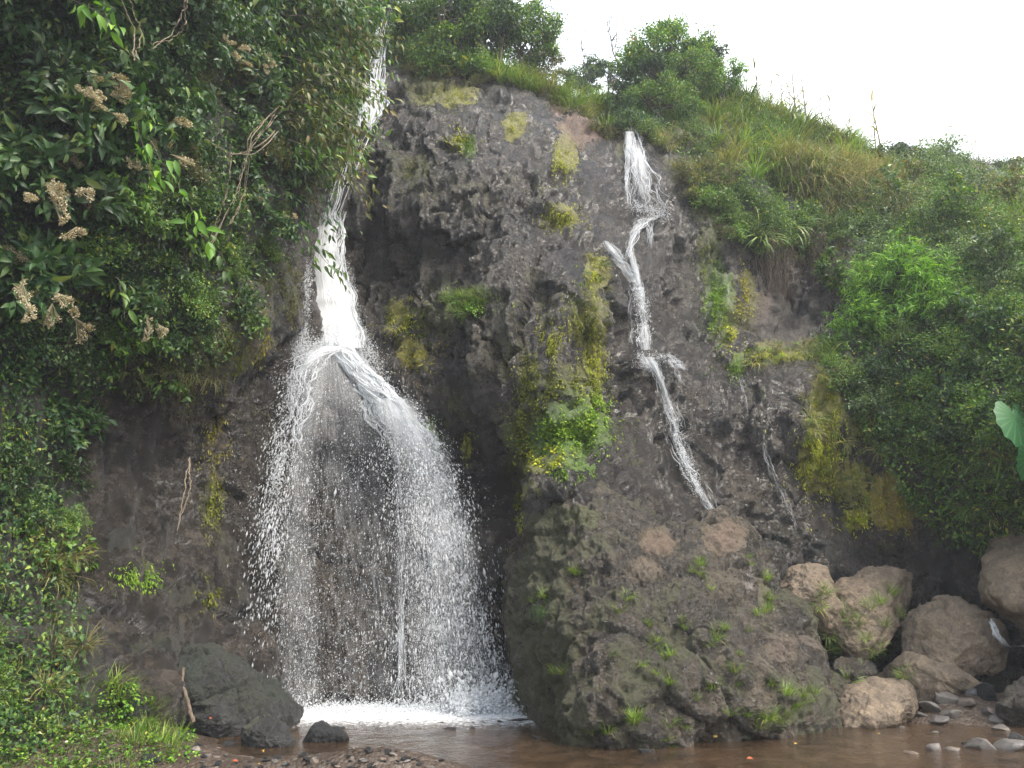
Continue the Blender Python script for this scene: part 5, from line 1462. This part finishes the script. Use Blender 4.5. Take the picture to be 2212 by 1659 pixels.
def ballistic(n, src, v0, dv, size, floor=0.0, clump=0.25, seed=0, tmin=0.0, off=.15, tmaxmul=1.0, drag=0.0):
    """drops thrown off a ledge: src = list of measuring points (x, y, weight); uniform in flight time"""
    src = np.array(src, float)
    k = rng.random(n) * (len(src) - 1)
    i = k.astype(int)
    f = (k - i)[:, None]
    p2 = src[i, :2] * (1 - f) + src[np.minimum(i + 1, len(src) - 1), :2] * f + rng.normal(0, 6, (n, 2))
    base = np.array([hit(a, b, CL)[0] for a, b in src[:, :2]])
    b0 = base[i] * (1 - f) + base[np.minimum(i + 1, len(src) - 1)] * f
    b0 = at(p2[:, 0], p2[:, 1], b0[:, 1] - off)
    v = np.array(v0) + rng.normal(size=(n, 3)) * np.array(dv)
    z = b0[:, 2] - floor
    tf = (v[:, 2] + np.sqrt(np.maximum(v[:, 2] ** 2 + 2 * 9.8 * z, 0.01))) / 9.8
    t = rng.uniform(tmin, 1, n) * tf * tmaxmul
    pos = b0 + v * t[:, None]
    pos[:, 2] -= 4.9 * t ** 2
    vel = v.copy()
    vel[:, 2] -= 9.8 * t
    if clump is not None:
        c = fbm(np.stack([pos[:, 0] * 2.2, pos[:, 1] * .6, pos[:, 2] * 1.1 + t * 0], -1) + seed * 9.1, 4, .6)
        keep = rng.random(n) < sstep(clump - .45, clump + .35, c + .25)
        pos, vel = pos[keep], vel[keep]
    sz = .76 * size * np.exp(rng.normal(0, .45, len(pos)))
    return drops(pos, vel, sz)

def sheet(line, nu=26, off=.0, dens=None, bulge=.14, seed=0):
    px, py, hw, Y = line
    n = len(px)
    u = np.linspace(-1, 1, nu)
    X = px[None] + u[:, None] * hw[None]
    PY = np.repeat(py[None], nu, 0)
    q = np.stack([X / 40, PY / 160, np.full_like(X, seed * 4.3)], -1).reshape(-1, 3)
    Yy = Y[None] - bulge * (1 - u[:, None] ** 2) + .07 * fbm(q, 4, .6).reshape(X.shape) + off
    V = at(X + 3 * fbm(q * 2, 2).reshape(X.shape), PY, Yy)
    L = np.r_[0, np.cumsum(np.hypot(np.diff(px), np.diff(py)))] / 400
    uv = np.stack([np.repeat((u * .5 + .5)[:, None], n, 1), np.repeat(L[None], nu, 0)], -1).reshape(-1, 2)
    dn = np.ones(n) * .6 if dens is None else np.interp(np.linspace(0, 1, n), np.linspace(0, 1, len(dens)), dens)
    return V.reshape(-1, 3), grid_faces(nu, n), uv, np.repeat(dn[None], nu, 0).ravel()

def sheets_mesh(name, lst, mat='sheet'):
    Vs, Fs, U, D, o = [], [], [], [], 0
    for v, f, u, d in lst:
        Vs.append(v); Fs.append(f + o); U.append(u); D.append(d)
        o += len(v)
    return mesh_np(name, np.concatenate(Vs), np.concatenate(Fs), [M[mat]], uv=np.concatenate(U), attrs={'dens': np.concatenate(D)})

def part(name, geo, mat, parent, kind=None):
    o = link(name, mesh_np(name, geo[0], geo[1], [M[mat]]), parent)
    o.matrix_parent_inverse = Matrix.Translation(-Vector(parent.location))
    if kind:
        o['kind'] = kind
    return o

# ---- the main fall
base = at(880, 1530, 14.4)
fall = tag(link('waterfall', None, loc=base), 'main white waterfall that forks on a ledge and showers into the pool', 'waterfall')
upper = flow_line([(838,10,14),(818,110,18),(800,190,26),(775,270,30),(735,380,30),(708,470,32),(700,560,40),(712,640,50),(722,700,56),(728,752,62)], .22, 70)
upper2 = flow_line([(800,170,40),(795,230,40),(785,275,30)], .2, 20)
rbr = flow_line([(722,735,36),(752,778,30),(795,822,36),(838,872,44),(872,920,50),(893,968,48)], .30, 40)
lbr = flow_line([(715,748,34),(680,768,30),(655,800,26),(648,850,26),(640,905,22),(625,965,18)], .22, 40)
s = link('water_sheet', sheets_mesh('water_sheet', [sheet(upper, 30, 0, [.1,.2,.34,.3,.14,.16,.36,.62,.8,.8]), sheet(upper, 30, .10, [.1,.15,.3,.25,.1,.16,.34,.6,.85,.85], .10, 3), sheet(upper2, 16, 0, [.5,.6,.4], .1, 5),
      sheet(rbr, 26, 0, [.95,.92,.88,.78,.55,.15], .05, 7), sheet(rbr, 26, .09, [.9,.85,.8,.65,.4,.05], .04, 9), sheet(lbr, 20, 0, [.6,.4,.25,.12,.0,.0], .05, 11)]), fall)
s.matrix_parent_inverse = Matrix.Translation(-Vector(base))
g = join([strands(upper, 150, .009, (.05, .2), .4, 1), strands((upper[0][42:], upper[1][42:], upper[2][42:] * 1.1, upper[3][42:]), 520, .010, (.15, .6), .3, 2), strands(upper2, 60, .012, (.3, .8), .2, 3),
          strands(rbr, 420, .009, (.08, .35), .5, 4), strands(lbr, 130, .008, (.08, .3), .6, 5)])
part('water_threads', g, 'strand', fall, 'stuff')
g = join([ballistic(9500, [(712,742),(690,756),(668,768),(652,785)], (-.30, -1.2, .25), (.34, .35, .5), 0.0089, seed=1),
          ballistic(4200, [(668,772),(650,800),(645,850),(638,900)], (-.12, -1.2, 0), (.22, .25, .3), 0.0094, seed=2, clump=.3),
          ballistic(3000, [(620,960),(600,1000),(590,1040)], (.22, -1.1, -.3), (.25, .25, .4), 0.0101, seed=12, clump=.3),
          ])
part('left_spray', g, 'drop', fall, 'stuff')
g = join([ballistic(17000, [(800,815),(840,865),(880,915),(915,960)], (1.1, -.85, .1), (.6, .35, .5), 0.0092, seed=3, clump=.2),
          ballistic(9000, [(860,900),(890,945),(920,975),(930,990)], (1.1, -.8, -.4), (.42, .3, .4), 0.0113, seed=4, clump=.3),
          ballistic(7140, [(750,770),(800,825),(850,880),(890,930)], (.9, -.6, .7), (.5, .4, .6), 0.0096, seed=5, clump=None, tmaxmul=.45),
          ballistic(5440, [(935,1000),(945,1040),(940,1090)], (.55, -.5, -1.2), (.3, .25, .5), 0.0106, seed=25, clump=.3)])
part('right_spray', g, 'drop', fall, 'stuff')
g = join([ballistic(2720, [(690,770),(760,800),(800,850)], (.0, -.35, .2), (.35, .2, .3), 0.0081, seed=6, clump=.3),
          ballistic(2600, [(668,560),(664,640),(660,720)], (-.3, -.5, -1.0), (.25, .2, .6), .009, seed=56, clump=None, tmaxmul=.3), ballistic(2600, [(748,560),(762,640),(772,720)], (.3, -.5, -1.0), (.25, .2, .6), .009, seed=57, clump=None, tmaxmul=.3),
          ballistic(6000, [(640,765),(700,745),(760,760),(790,790)], (.0, -.7, 1.0), (.9, .4, .8), 0.0089, seed=7, clump=None, tmaxmul=.28),
          ballistic(1530, [(762,690),(785,730),(800,775)], (.45, -.3, .6), (.3, .2, .4), 0.0096, seed=8, clump=None, tmaxmul=.35)])
part('ledge_spray', g, 'drop', fall, 'stuff')
def fan(rows, off, nu=60, n=70):
    """a wide film of water over the rock: rows of (y, x left, x right)"""
    r = np.array(rows, float)
    py = np.linspace(r[0, 0], r[-1, 0], n)
    xl, xr = np.interp(py, r[:, 0], r[:, 1]), np.interp(py, r[:, 0], r[:, 2])
    u = np.linspace(0, 1, nu)
    X = xl[None] + (xr - xl)[None] * u[:, None]
    PY = np.repeat(py[None], nu, 0)
    Yy = np.array([[hit(a, b, CL)[0][1] for a, b in zip(X[i], py)] for i in range(nu)])
    for _ in range(6):
        Yp = np.pad(Yy, 1, mode='edge')
        Yy = .4 * Yy + .15 * (Yp[:-2, 1:-1] + Yp[2:, 1:-1] + Yp[1:-1, :-2] + Yp[1:-1, 2:])
    V = at(X, PY, Yy - off)
    uv = np.stack([np.repeat(u[:, None], n, 1), np.repeat(((py - py[0]) / 400)[None], nu, 0)], -1).reshape(-1, 2)
    return V.reshape(-1, 3), grid_faces(nu, n), uv
VL = []
for rows, off, dd in (([(760,668,780),(850,640,850),(980,608,930),(1200,575,1040),(1525,552,1120)], .30, [.80,.62,.48,.42,.42,.42]), ([(765,655,720),(900,632,700),(1100,590,690),(1525,560,740)], .5, [.72,.62,.55,.5,.5]), ([(860,800,900),(1000,845,985),(1200,860,1050),(1525,860,1110)], .6, [.95,.85,.78,.7,.62])):
    v_, f_, uv_ = fan(rows, off)
    VL.append((v_, f_, uv_, np.tile(np.interp(np.linspace(0, 1, 70), np.linspace(0, 1, len(dd)), dd), 60)))
s = link('water_veil', sheets_mesh('water_veil', VL, 'veil'), fall)
s.matrix_parent_inverse = Matrix.Translation(-Vector(base))
thin = flow_line([(846,945,7),(858,1010,7),(865,1090,6),(868,1180,9),(868,1260,10),(866,1315,8),(866,1380,6),(868,1450,10),(872,1505,22)], .12, 60)
th2 = [flow_line(p, .08, 40) for p in ([(770,885,3),(775,940,3),(776,1010,3),(772,1080,3)], [(800,1190,4),(812,1260,6),(822,1330,8),(836,1400,9)], [(640,1255,6),(655,1320,9),(680,1375,11),(686,1420,10)], [(825,1440,4),(845,1480,6),(866,1508,10)], [(1020,1390,3),(1050,1300,3),(1075,1240,3)])]
g = join([strands(thin, 130, .007, (.06, .25), .7, 6, .05)] + [strands(t_, 18, .004, (.06, .25), .8, 7 + i, .03) for i, t_ in enumerate(th2)])
part('thin_stream', g, 'trickle', fall, 'stuff')
# fine drops drifting in front of the rock and the splash on the pool
n = 26000
px, py = rng.uniform(565, 1112, n), 1530 - 700 * rng.random(n) ** 1.5
kp = (rng.random(len(px)) < np.where(np.abs(px - (745 + (py - 780) * .06)) < 55 + (py - 780) * .07, .35, 1.0)) & (px > 650 - (py - 780) * .13) & (px < 790 + (py - 780) * .47)
px, py = px[kp], py[kp]
n = len(px)
pos = at(px, py, 13.8 + rng.uniform(-.6, .5, n))
ok = pos[:, 2] > 0
part('fine_spray', drops(pos[ok], np.tile([0.1, -.1, -1.2], (ok.sum(), 1)), .0075 * np.exp(rng.normal(0, .35, ok.sum()))), 'mistdrop', fall, 'stuff')
g = join([drops((lambda X_: np.stack([X_, gp(0, 1536)[1] + rng.normal(0, .34, 12000), np.abs(rng.normal(0, .09, 12000)) * rng.random(12000)], -1))(rng.uniform(gp(625, 1534)[0], gp(1140, 1534)[0], 12000)), rng.normal(0, 1, (12000, 3)), .011 * np.exp(rng.normal(0, .4, 12000)), .2),
          ballistic(100, [(900,1500),(1000,1500)], (0, 0, 1), (1, .3, .5), 0.0074, seed=9, clump=None)])
part('pool_splash', g, 'drop', fall, 'stuff')
n = 3800
c = at(1010, 1525, 13.6)
a = rng.uniform(0, 1, n)
ang = rng.normal(1.0, .5, n)
r_ = np.minimum(rng.exponential(.42, n), 1.6) * (.75 + .5 * np.abs(np.sin(ang * 9)))
pos = np.stack([c[0] + np.cos(ang) * r_ - .12, c[1] + rng.normal(0, .16, n), .01 + np.abs(np.sin(ang)) * r_ * .52 * (1 - .2 * r_)], -1)
pos[:, 0] = np.minimum(pos[:, 0], at(1128, 1500, 13.6)[0])
part('splash', drops(pos, np.stack([np.cos(ang), ang * 0, np.sin(ang)], -1) * 3, .014 * np.exp(rng.normal(0, .45, n)), .8), 'drop', fall, 'stuff')

# ---- the thin cascade on the right wall
b2 = at(1400, 1100, 14.8)
cas = tag(link('cascade', None, loc=b2), 'thin white cascade stepping down the right cliff into the outcrop', 'waterfall')
c1 = flow_line([(1362,272,12),(1366,286,15),(1373,320,21),(1382,370,30),(1392,415,42),(1404,458,54)], .14, 46)
c1b = flow_line([(1360,284,12),(1358,340,8),(1354,390,6),(1358,450,8)], .12, 30)
c2 = flow_line([(1420,464,26),(1392,476,22),(1374,496,14),(1362,525,10),(1358,560,9)], .12, 36)
c2b = flow_line([(1400,472,8),(1404,505,6),(1406,545,5)], .10, 20)
c3 = flow_line([(1308,520,6),(1325,545,12),(1350,580,15),(1366,610,13)], .12, 36)
c3b = flow_line([(1362,540,10),(1374,590,10),(1384,640,8)], .12, 30)
c4 = flow_line([(1366,600,6),(1364,660,5),(1362,740,5)], .12, 36)
c5 = flow_line([(1384,620,12),(1388,670,11),(1392,715,14),(1396,756,20)], .12, 36)
c6 = flow_line([(1386,764,10),(1396,780,18),(1412,806,16)], .14, 24)
c6b = flow_line([(1440,764,14),(1452,776,16),(1476,800,10)], .14, 24)
c7 = flow_line([(1405,772,12),(1425,815,11),(1440,860,13),(1458,910,16),(1466,965,16),(1478,1000,17),(1505,1045,16),(1528,1085,14),(1552,1120,12),(1566,1150,10)], .12, 70)
c8 = flow_line([(1440,775,6),(1460,800,6),(1475,830,5)], .1, 20)
s = link('water_sheet', sheets_mesh('water_sheet', [sheet(c1, 24, 0, [.0,.45,.62,.5,.40,.36,.3], .08, 21), sheet(c1b, 8, 0, [.7,.5,.4,.3], .04, 22), sheet(c2, 10, 0, [.25,.42,.5,.45,.3], .05, 23), sheet(c3, 12, 0, [.5,.65,.65,.5], .05, 24), sheet(c3b, 8, 0, [.5,.7,.6], .05, 25), sheet(c6, 10, 0, [.4,.5,.3], .05, 26), sheet(c6b, 10, 0, [.4,.45,.2], .05, 29), sheet(c7, 14, 0, [.5,.5,.42,.36,.34,.36,.40,.42,.25], .06, 27), sheet(c5, 10, 0, [.6,.5,.45,.5], .05, 28)], 'film'), cas)
s.matrix_parent_inverse = Matrix.Translation(-Vector(b2))
g = join([strands(c1, 200, .0055, (.08, .4), .35, 31, .08), strands(c1b, 40, .006, (.1, .5), .5, 32, .05), strands(c2, 60, .007, (.1, .4), .5, 33, .05), strands(c2b, 24, .006, (.2, .6), .6, 34, .04),
          strands(c3, 90, .006, (.1, .4), .6, 35, .06), strands(c3b, 50, .007, (.15, .5), .5, 36, .05), strands(c4, 22, .005, (.1, .35), .8, 37, .03), strands(c5, 70, .0045, (.1, .4), .6, 38, .04), strands(c6, 50, .007, (.2, .5), .6, 39, .05), strands(c6b, 50, .007, (.2, .5), .6, 42, .05), strands(c7, 230, .005, (.03, .14), .9, 40, .06), strands(c8, 20, .006, (.15, .5), .7, 41, .03)])
part('water_threads', g, 'trickle', cas, 'stuff')
g = join([ballistic(1190, [(1368,440),(1400,455),(1440,460)], (0, -.4, .3), (.3, .2, .3), 0.0074, seed=31, clump=None, tmaxmul=.16), ballistic(1870, [(1366,600),(1380,620),(1392,640)], (.05, -.2, -.5), (.14, .1, .3), 0.0081, seed=32, clump=.2, floor=at(1390, 760, 15.6)[2]), ballistic(500, [(1370,765),(1420,768),(1460,785)], (.1, -.4, .4), (.3, .2, .3), 0.0074, seed=33, clump=None, tmaxmul=.2), ballistic(1530, [(1440,860),(1470,960),(1500,1040)], (.2, -.3, -.3), (.2, .15, .3), 0.0074, seed=34, clump=None, tmaxmul=.3)])
part('spray', g, 'drop', cas, 'stuff')

# ---- separate trickles, each a thing of its own
for (pts, nn, rad, lab) in [([(1598,806,5),(1606,850,4),(1617,892,4)], 26, .006, 'short trickle of water below the mossy ledge on the right'), ([(1644,935,5),(1652,985,6),(1668,1020,6),(1690,1062,7),(1708,1110,7),(1722,1145,6)], 46, .006, 'long thin trickle slanting down the right rock face'), ([(1022,190,4),(1030,215,4),(1036,240,3),(1038,285,3)], 20, .006, 'tiny trickle on top of the centre rock'),
                       ([(1318,300,6),(1312,350,5),(1310,400,5)], 20, .005, 'faint trickle left of the thin cascade lip'), ([(1425,285,10),(1440,320,9),(1446,370,8)], 34, .005, 'faint veil of water right of the thin cascade lip'), ([(1548,985,3),(1548,1040,3),(1552,1080,3)], 12, .005, 'hair-thin trickle between the cascade and the long trickle'), ([(828,430,4),(826,500,4),(820,570,4)], 14, .005, 'faint trickle on the dark wall right of the white chute'), ([(1568,590,3),(1574,640,3),(1578,690,3)], 14, .005, 'glinting trickle between the green and orange moss strips')]:
    ln_ = flow_line(pts, .08, 36)
    v = strands(ln_, int(nn * .8), rad * .62, (.06, .28), .7, 50, .03)
    c = v[0].mean(0)
    tag(link('trickle', mesh_np('trickle', v[0] - c, v[1], [M['trickle']]), loc=c), lab, 'trickle')
# ---- the small cascade between the boulders at the right edge
c9 = flow_line([(2140,1335,6),(2152,1370,8),(2172,1396,10),(2215,1396,9),(2250,1392,9)], .25, 40, SURF)
v = strands(c9, 130, .010, (.1, .4), .6, 61, .05)
c = v[0].mean(0)
sm = tag(link('cascade', None, loc=c), 'small white cascade between the brown boulders at the right edge', 'waterfall')
link('water_threads', mesh_np('water_threads', v[0] - c, v[1], [M['trickle']]), sm)['kind'] = 'stuff'

# ------------------------------------------------------------------ river stones, leaves, stick
def stone_mesh(g, size, flat=.6):
    import bmesh
    bm = bmesh.new()
    bmesh.ops.create_icosphere(bm, subdivisions=4, radius=1)
    V = np.array([v.co[:] for v in bm.verts])
    F = np.array([[v.index for v in f.verts] for f in bm.faces])
    bm.free()
    for k in range(11):                      # worn flat faces
        d = norm(g.normal(size=3))
        h = g.uniform(.45, .8)
        e = V @ d
        V = V - d * np.maximum(e - h, 0)[:, None] * .94
    V = V * np.array([g.uniform(.85, 1.2), g.uniform(.75, 1.0), flat * g.uniform(.8, 1.15)])
    V = V * (1 + .10 * fbm(V * 1.3 + g.random() * 50, 3) + .04 * fbm(V * 5 + 9, 3))[:, None]
    return V * size, F

def stone(px, py, wpx, label, mat='pebble', flat=.62, name='river_stone', cat='stone', group=None, g=None, lift=.25):
    g = g or rng
    h = hit(px, py, [G_BVH])
    l = h[0] if h is not None else gp(px, py)
    l = l.copy()
    dist = np.linalg.norm(l - np.array([0, 0, CAMZ]))
    size = wpx / FPX * dist * .5
    l[2] = max(l[2], -.03) + size * flat * lift
    V, F = stone_mesh(g, size, flat)
    o = link(name, mesh_np(name, V, F, [M[mat]]), loc=l, rot=(g.normal(0, .15), g.normal(0, .15), g.random() * 6))
    return tag(o, label, cat, group)

for (x, y, wp, fl, mt, lab) in [(2038,1512,56,.75,'pebble','squarish pale grey stone, largest of the stone heap by the stream'), (2062,1492,30,.75,'pebble','small round tan stone behind the squarish one'), (2085,1522,38,.7,'pebble','round tan stone right of the squarish one'), (2010,1532,54,.4,'pebble','flat pale grey stone in front of the squarish one'), (1988,1546,26,.6,'pebble','small grey stone left of the flat pale one'), (2028,1556,40,.5,'pebble','tan stone with a white stripe at the water edge'),
     (2055,1545,44,.35,'pebble','flat reddish stone low in the heap'), (2132,1505,58,.7,'tan','round brown stone below the small cascade'), (2135,1540,46,.4,'pebble','dark flat stone under the round brown one'), (2150,1552,40,.4,'pebble','dark wet stone at the heap edge toward the right'), (2100,1500,26,.6,'pebble','small brown stone between the heap and the round brown stone'),
     (2164,1589,34,.7,'pebble','lone grey stone standing in the stream on the right'), (1947,1577,14,.8,'pebble','tiny pale stone in the stream near the tan boulder'), (1953,1590,22,.4,'pebble','small flat grey stone in the stream below the tiny pale one'), (2020,1606,30,.3,'pebble','thin flat stone just breaking the water'), (1990,1612,16,.5,'pebble','small dark stone near the thin flat one'),
     (1396,1655,34,.8,'darkrock','smooth dark stone cut by the bottom edge in front of the outcrop'), (2020,1650,44,.6,'pebble','pale tan angular stone at the bottom right'), (2065,1652,34,.6,'pebble','grey stone between two bigger ones at the bottom right'), (2122,1648,54,.7,'pebble','brown block with a pale broken face at the bottom right'), (2180,1648,70,.55,'pebble','long pale grey stone at the bottom right corner'), (1975,1660,32,.6,'pebble','bluish grey stone leftmost in the bottom right row'), (2205,1622,40,.6,'darkrock','dark stone cut by the right edge above the corner stone'), (2090,1636,26,.6,'tan','small tan stone behind the bottom right row'),
     (450,1590,26,.5,'darkrock','small dark stone in the mud left of the angular stone'), (490,1612,34,.4,'darkrock','flat dark stone at the muddy shore'), (430,1612,20,.6,'darkrock','little dark stone beside the shore grass'), (330,1640,34,.5,'darkrock','brown stone in the shore grass')]:
    stone(x, y, wp, lab, mt, fl)
for i in range(110):
    t = rng.random()
    if t < .6:
        x, y = rng.normal(810, 90), rng.uniform(1612, 1664)
    elif t < .8:
        x, y = rng.uniform(930, 1190), rng.normal(1588, 12) + (0 if rng.random() < .6 else 30)
    else:
        x, y = rng.uniform(420, 700), rng.uniform(1615, 1662)
    stone(x, y, rng.uniform(7, 22), 'small brown pebble on the muddy gravel bar in front of the pool', 'pebble' if rng.random() < .4 else 'outcrop', rng.uniform(.35, .7), 'pebble', 'pebble', 'pebbles on the gravel bar', lift=.1)
for i in range(60):
    x, y = rng.uniform(1500, 2212), rng.uniform(1585, 1658)
    stone(x, y, rng.uniform(5, 12), 'tiny pebble lying in the shallow brown stream', 'pebble', rng.uniform(.3, .5), 'pebble', 'pebble', 'pebbles in the stream', lift=.4)
dk = [(1065,1580,1120,1572),(1070,1582,1095,1600),(960,1598,990,1590),(930,1608,960,1602)]
for (x, y, lab) in [(1085,1584,'dark wet stone slab breaking the shallow water'), (1120,1578,'dark flat stone where water ripples beside the slab'), (960,1602,'dark stone on the gravel bar facing the falls'), (735,1600,'dark grey shard beside the black stone'), (1165,1612,'wet stone at the foot of the outcrop')]:
    stone(x, y, rng.uniform(34, 60), lab, 'darkrock', .28)

def fallen_leaf(px, py, wpx, mat, label, surfs=None):
    h = hit(px, py, surfs or ([G_BVH] + SURF))
    l, nrm_ = h
    size = wpx * .38 / FPX * np.linalg.norm(l)
    if l[2] < 0.005:
        l = gp(px, py, .012)
        nrm_ = np.array([0, -.1, 1.0])
    v = stamp((LEAF_L[0] * np.array([1, .55, 1.6]), LEAF_L[1]), np.zeros((1, 3)), np.array([[rng.normal(0, .4) + 1, rng.normal(0, .4), .15]]), norm(nrm_[None] + np.array([[0, -.5, .2]])), [size], [size])
    c = v[0].mean(0)
    tag(link('fallen_leaf', mesh_np('fallen_leaf', v[0] - c, quads_tris(v[1]), [M[mat]]), loc=l + nrm_ * .03), label, 'leaf')
for a in [(122,1432,20,'red_leaf','red-orange fallen leaf on the left bank'), (457,1549,16,'red_leaf','red fallen leaf at the foot of the leaning stick'), (8,1570,20,'red_leaf','red leaf at the left edge in the grass'), (1622,1645,34,'red_leaf','orange-red leaf floating at the bottom of the stream'), (568,1627,30,'yellow_leaf','long yellow leaf on the mud near the bottom'), (145,1608,22,'white_leaf','pale dry leaf in the shore herbs'), (40,1625,30,'yellow_leaf','orange-brown leaf in the shore herbs'), (85,1590,30,'white_leaf','curled pale brown leaf in the shore herbs'), (1545,1590,26,'yellow_leaf','yellow leaf drifting by the outcrop foot'), (2170,1580,10,'yellow_leaf','tiny yellow leaf near the lone grey stone'), (1900,1590,14,'yellow_leaf','yellow leaf in the middle of the stream'), (510,1650,30,'red_leaf','reddish leaf at the bottom edge on the mud'), (560,1655,20,'yellow_leaf','yellow-green leaf at the bottom edge'), (1720,1612,20,'yellow_leaf','ochre leaf under the tan boulder in the stream'), (215,815,30,'white_leaf','whitish dead leaf hanging on the left bank lip')]:
    fallen_leaf(*a)
# leaning stick
sy = min(hit(x_, y_, [G_BVH] + SURF)[0][1] for x_, y_ in ((393, 1440), (394, 1478), (403, 1505), (412, 1540), (418, 1556))) - .05
p = np.array([at(396,1440,sy + .12), at(393,1478,sy + .08), at(403,1505,sy + .05), at(412,1540,sy + .02), at(419,1562,sy)])
t = np.linspace(0, 4, 24)
pp = np.stack([np.interp(t, np.arange(5), p[:, k]) for k in range(3)], -1) + rng.normal(0, .004, (24, 3))
v = tubes(pp[None], (np.linspace(.022, .028, 24) * rng.uniform(.85, 1.15, 24))[None], 8)
tag(link('stick', mesh_np('stick', v[0] - p[-1], v[1], [M['root']]), loc=p[-1]), 'bent bare stick leaning against the rock by the left boulder', 'stick')

# ------------------------------------------------------------------ the air: thin spray and haze
def haze():
    me_ = bpy.data.meshes.new('haze')
    x0, x1, y0, y1, z0, z1 = -130, 130, -90, 170, -14, 26
    V = [(x, y, z) for x in (x0, x1) for y in (y0, y1) for z in (z0, z1)]
    F = [(0, 1, 3, 2), (4, 6, 7, 5), (0, 4, 5, 1), (2, 3, 7, 6), (0, 2, 6, 4), (1, 5, 7, 3)]
    me_.from_pydata(V, [], F)
    m = bpy.data.materials.new('haze')
    m.use_nodes = True
    t = m.node_tree
    t.nodes.clear()
    o = t.nodes.new('ShaderNodeOutputMaterial')
    pv = t.nodes.new('ShaderNodeVolumePrincipled')
    pv.inputs['Color'].default_value = (0.92, 0.95, 1.0, 1)
    pv.inputs['Density'].default_value = 0.0017
    pv.inputs['Anisotropy'].default_value = 0.3
    t.links.new(pv.outputs[0], o.inputs['Volume'])
    me_.materials.append(m)
    ob = link('haze', me_)
    tag(ob, 'thin bright haze in the air around the falls', None, None, 'stuff')
haze()
